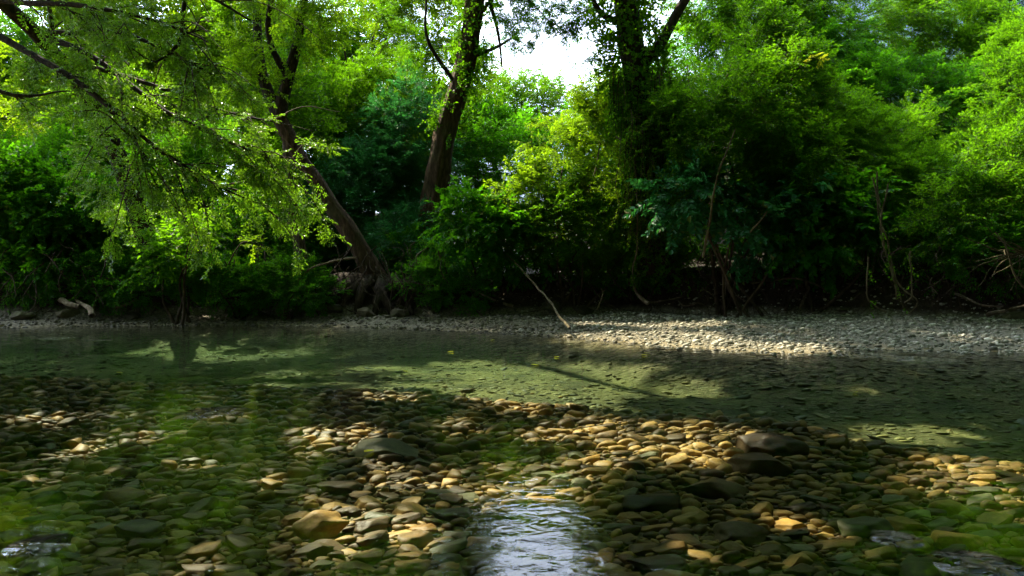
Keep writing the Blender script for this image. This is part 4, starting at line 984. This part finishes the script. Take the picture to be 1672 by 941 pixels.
rng = np.random.default_rng(660); mb = MB(); b = at(1690, 415, 14.2)
for i in range(16):
    a0 = rng.uniform(-1.2, .9); L_ = rng.uniform(.5, 1.3); d = np.array([-math.cos(a0), rng.normal(-.1, .3), math.sin(a0)])
    P0 = b+np.array([-.1, 0, 0])-np.array([.35, 0, 0])*rng.random(); C, R = resample([P0, P0+d*L_*.5+rng.normal(0, .06, 3), P0+d*L_+[0, 0, -.1]], .08, [.016, .011, .005]); V, Q = tube(wiggle(C, .06, 900+i, 1.6), R, 5); mb.add(V, Q, 0, True)
C, R = resample([ground_pt(b[0]+.3, b[1]+.4)-[0, 0, .1], b+[.1, .1, -.4], b+[-.3, 0, .1]], .1, [.05, .04, .02]); V, Q = tube(C, R, 6); mb.add(V, Q, 0, True)
o = mb.build('dead_bush', [M['vine']], None, b); o.location = b; tag(o, 'leafless brown bush with forked twigs at the right edge', 'bush')

CG = 'creepers trailing down beside the ivy trunk'
for k, (px, py, L_, lab) in enumerate([(1030, 190, 3.0, 'longest pale creeper trailing down the left side of the ivy trunk'), (1048, 215, 2.5, 'pale creeper trailing across the face of the ivy trunk'), (1010, 235, 1.9, 'short pale creeper trailing over the sunlit bush'), (1068, 260, 1.7, 'short creeper trailing right of the ivy trunk face')]):
    rng = np.random.default_rng(860+k); mb = MB(); c = at(px, py, 17.5)
    C, R = resample([c+[0, .5, .3], c, c-[.05, 0, L_*.5], c-[0, 0, L_]], .08, [.014, .012, .009, .004]); C = wiggle(C, .10, 870+k, 1.2); V, Q = tube(C, R, 5); mb.add(V, Q, 1, True)
    i = rng.integers(3, len(C), 34); x = rng.normal(0, .5, (34, 3)); x[:, 2] -= .9
    place_sprays(mb, 'trail', C[i], x, np.tile([0, -1., .2], (34, 1))+rng.normal(0, .4, (34, 3)), rng.uniform(.3, .75, 34), rng)
    o = mb.build('creeper', [M['leaf_bright'], M['vine']], None, c); o.location = c; tag(o, lab, 'creeper', CG)

TG = 'root tangles on the undercut bank'
for k, (px, w, lab) in enumerate([(60, 80, 'tangle of dark roots on the bank at the left edge'), (240, 90, 'root tangle under the leafy sapling'), (400, 80, 'root tangle between sapling and thin pale trunk'), (560, 70, 'fine root tangle beneath the leaning trunk'),
        (720, 80, 'root tangle on the dark bank below the upright trunk'), (880, 80, 'root tangle behind the fallen pole'), (1010, 70, 'root tangle beside the pale curved root'), (1120, 80, 'brown root tangle below the cool green bush at left'),
        (1240, 80, 'brown root tangle below the long horizontal root'), (1350, 70, 'root tangle in the dark hollow of the right bank'), (1460, 80, 'root tangle behind the hanging vines'), (1580, 80, 'root tangle near the right end of the bank'), (1690, 80, 'twiggy root tangle cut by the right edge')]):
    rng = np.random.default_rng(600+k); mb = MB(); b = at(px, 500, bankY(px))
    for i in range(46):
        x = px+rng.uniform(-w, w); y = rng.uniform(395, 480); o0 = rng.uniform(-.3, .7)
        L_ = rng.uniform(15, 70); dx = rng.normal(0, 26)
        pts = [at(x, y, bankY(x, o0)), at(x+dx*.5+rng.normal(0, 8), y+L_*.5, bankY(x, o0-.25)), at(x+dx, min(y+L_, 512), bankY(x, o0-.3+rng.uniform(-.3, .2)))]
        r = rng.uniform(.006, .02)
        C, R = resample(pts, .12, [r, r, r*.5]); C = wiggle(C, .14, i+k*50, 1.6)
        V, Q = tube(C, R, 4); mb.add(V, Q, 0, True)
    o = mb.build('root_tangle', [M['root']], None, b); o.location = b; tag(o, lab, 'root tangle', TG)

# mossy rocks at the toe of the bank
RG = 'mossy rocks at the toe of the bank'
for k, (px, py, hw, lab) in enumerate([(545, 500, 26, 'mossy rock at the left foot of the leaning trunk'), (600, 492, 34, 'big mossy rock lump under the leaning trunk'), (650, 500, 30, 'mossy rock at the right foot of the leaning trunk'), (715, 505, 26, 'low dark rock right of the leaning trunk roots'),
        (900, 500, 30, 'mossy rock behind the foot of the fallen pole'), (955, 505, 28, 'mossy ledge rock right of the fallen pole'), (815, 508, 24, 'dark low rock left of the fallen pole'), (40, 506, 34, 'dark mossy rock at the left edge of the gravel strip'), (110, 512, 24, 'squat rock beside the forked driftwood'),
        (215, 510, 26, 'dark rock right of the forked driftwood'), (420, 512, 30, 'low mossy rock left of the thin pale trunk roots'), (1375, 508, 18, 'small dark rock on the back edge of the gravel bar'), (1660, 520, 30, 'dark log-like rock at the right end of the gravel bar')]):
    Y = bankY(px, -.1); q = at(px, py, Y); ax = .62*hw/F*Y
    o = link('rock', mesh_np('rock', *DOME[k % 4], M['rock_moss'], smooth=True)); gz = float(ground_z(q[:1], q[1:2])[0])
    o.location = (q[0], q[1], gz+ax*.2); o.scale = (ax, ax*.8, ax*.5); o.rotation_euler = (0, .1, k*1.3); tag(o, lab, 'rock', RG)

# yellow sprig of big leaves on the right, and bright sprigs
def sprig(label, px, py, Y, kind, lm, n, size, spread, seed, dirx):
    rng = np.random.default_rng(seed); mb = MB(); c = at(px, py, Y); b = c+np.array([-dirx*.8, .8, -.5])
    C, R = resample([b, (b+c)/2+[0, 0, .1], c, c+np.array([dirx, -.2, -.15])*spread*2.2], .05, [.02, .014, .008, .004]); V, Q = tube(C, R, 5); mb.add(V, Q, 1, True)
    pos = C[rng.integers(len(C)//2, len(C), n)]+rng.normal(0, .004, (n, 3)); x = np.tile([dirx, -.3, -.1], (n, 1))+rng.normal(0, .5, (n, 3))
    place_sprays(mb, kind, pos, x, np.tile([0, -.3, 1.], (n, 1))+rng.normal(0, .3, (n, 3)), size*rng.uniform(.7, 1.2, n), rng)
    o = mb.build('leafy_sprig', [M[lm], M['twig']], None, c); o.location = c; tag(o, label, 'branch', 'sunlit sprigs')
sprig('sprig of yellow leaves catching the sun at the edge of the dark green bush', 1322, 95, 16.8, 'broad', 'leaf_yellow', 13, .24, .30, 701, .3)
sprig('upper bright sprig reaching right in front of the leaning trunk', 500, 235, 13.4, 'fine', 'leaf_fine', 9, .42, .22, 702, .9)
sprig('lower bright sprig crossing in front of the thin pale trunk', 492, 345, 13.8, 'fine', 'leaf_fine', 9, .42, .2, 703, .9)
sprig('bright low sprig of leaves over the dark bank left of the thin pale trunk', 400, 395, 16.4, 'fine', 'leaf_bright', 8, .42, .25, 704, .9)
sprig('bright tip of the leafy sapling over the water', 315, 385, 16.6, 'fine', 'leaf_bright', 5, .36, .2, 705, .7)
sprig('yellow-lit sprig hanging at the far left edge', 20, 275, 19, 'broad', 'leaf_bright', 8, .42, .3, 706, .3)

# fallen leaves on the water
for k, (px, py) in enumerate([(665, 608), (800, 556), (1046, 580), (1062, 577), (905, 583), (730, 575), (880, 597), (610, 735), (200, 610), (1395, 640)]):
    q = surf(px, py, .004); rng = np.random.default_rng(800+k); a = rng.uniform(0, 6.28); d = np.array([math.cos(a), math.sin(a), 0])
    V, Q = leaf(np.zeros(3), d, np.array([0, 0, 1.]), .11, .055, .12, True, -.1)
    V2 = np.concatenate([V, V-[0, 0, .0012]]); Q2 = Q+[[i+6 for i in f[::-1]] for f in Q]
    o = link('floating_leaf', mesh_np('floating_leaf', V2, np.array(Q2), M['leaf_yellow'])); o.location = (q[0], q[1], .006)
    tag(o, 'small fallen yellow leaf floating on the stream', 'leaf', 'fallen leaves on the water')

# ------------------------------------------------------------------ sky, sun, camera
w = bpy.data.worlds.new('World'); SC.world = w; w.use_nodes = True
nt = w.node_tree; nt.nodes.clear()
sky = nt.nodes.new('ShaderNodeTexSky'); sky.sky_type = 'NISHITA'; sky.sun_disc = False
sky.sun_elevation = ELEV; sky.sun_rotation = AZ % (2*math.pi); sky.air_density = 1.0; sky.dust_density = 1.2
tc = nt.nodes.new('ShaderNodeTexCoord'); mp = N(nt, 'ShaderNodeMapping'); mp.inputs['Scale'].default_value = (1, 1, 2.2)
nt.links.new(tc.outputs['Generated'], mp.inputs['Vector'])
cn = N(nt, 'ShaderNodeTexNoise', Scale=2.6, Detail=7.0, Roughness=.55); nt.links.new(mp.outputs[0], cn.inputs['Vector'])
cr_ = N(nt, 'ShaderNodeMapRange'); cr_.inputs[1].default_value = .42; cr_.inputs[2].default_value = .62; cr_.inputs[4].default_value = .9; nt.links.new(cn.outputs['Fac'], cr_.inputs[0])
mx = N(nt, 'ShaderNodeMix', data_type='RGBA'); nt.links.new(cr_.outputs[0], mx.inputs['Factor']); nt.links.new(sky.outputs[0], mx.inputs['A']); 
dt = N(nt, 'ShaderNodeVectorMath', operation='DOT_PRODUCT'); dt.inputs[1].default_value = tuple(SUN); nt.links.new(tc.outputs['Generated'], dt.inputs[0])
gl_ = N(nt, 'ShaderNodeMapRange'); gl_.inputs[1].default_value = .45; gl_.inputs[2].default_value = .9; gl_.inputs[3].default_value = 4; gl_.inputs[4].default_value = 100; nt.links.new(dt.outputs['Value'], gl_.inputs[0])
cl = N(nt, 'ShaderNodeVectorMath', operation='SCALE'); cl.inputs[0].default_value = (.86, .98, 1.2); nt.links.new(gl_.outputs[0], cl.inputs['Scale']); nt.links.new(cl.outputs[0], mx.inputs['B'])
bg = nt.nodes.new('ShaderNodeBackground'); bg.inputs['Strength'].default_value = .05; nt.links.new(mx.outputs['Result'], bg.inputs['Color'])
ow = nt.nodes.new('ShaderNodeOutputWorld'); nt.links.new(bg.outputs[0], ow.inputs['Surface'])

sl = bpy.data.lights.new('sun', 'SUN'); sl.energy = 5.0; sl.angle = math.radians(.5); sl.color = (1, .88, .68)
so = bpy.data.objects.new('sun', sl); COL.objects.link(so); so.location = (0, 0, 60)
so.rotation_euler = Vector(SUN).to_track_quat('Z', 'Y').to_euler()

cd = bpy.data.cameras.new('camera'); co = bpy.data.objects.new('camera', cd); COL.objects.link(co)
cd.lens = 24; cd.sensor_width = 36; cd.clip_start = .05; cd.clip_end = 4000
co.location = (0, 0, CAMZ); co.rotation_euler = (math.radians(90), 0, 0); SC.camera = co
SC.render.engine = 'CYCLES'
cy = SC.cycles
cy.use_adaptive_sampling = True; cy.adaptive_threshold = .02; cy.max_bounces = 7; cy.diffuse_bounces = 3; cy.glossy_bounces = 3; cy.transmission_bounces = 4; cy.transparent_max_bounces = 8; cy.volume_bounces = 0
cy.caustics_reflective = False; cy.caustics_refractive = False; cy.sample_clamp_indirect = 6
cy.use_denoising = True
try: cy.denoiser = 'OPENIMAGEDENOISE'; cy.denoising_prefilter = 'ACCURATE'
except Exception: pass
vs = SC.view_settings; vs.view_transform = 'Standard'; vs.look = 'None'; vs.gamma = 1; vs.exposure = 2.0; vs.use_curve_mapping = False
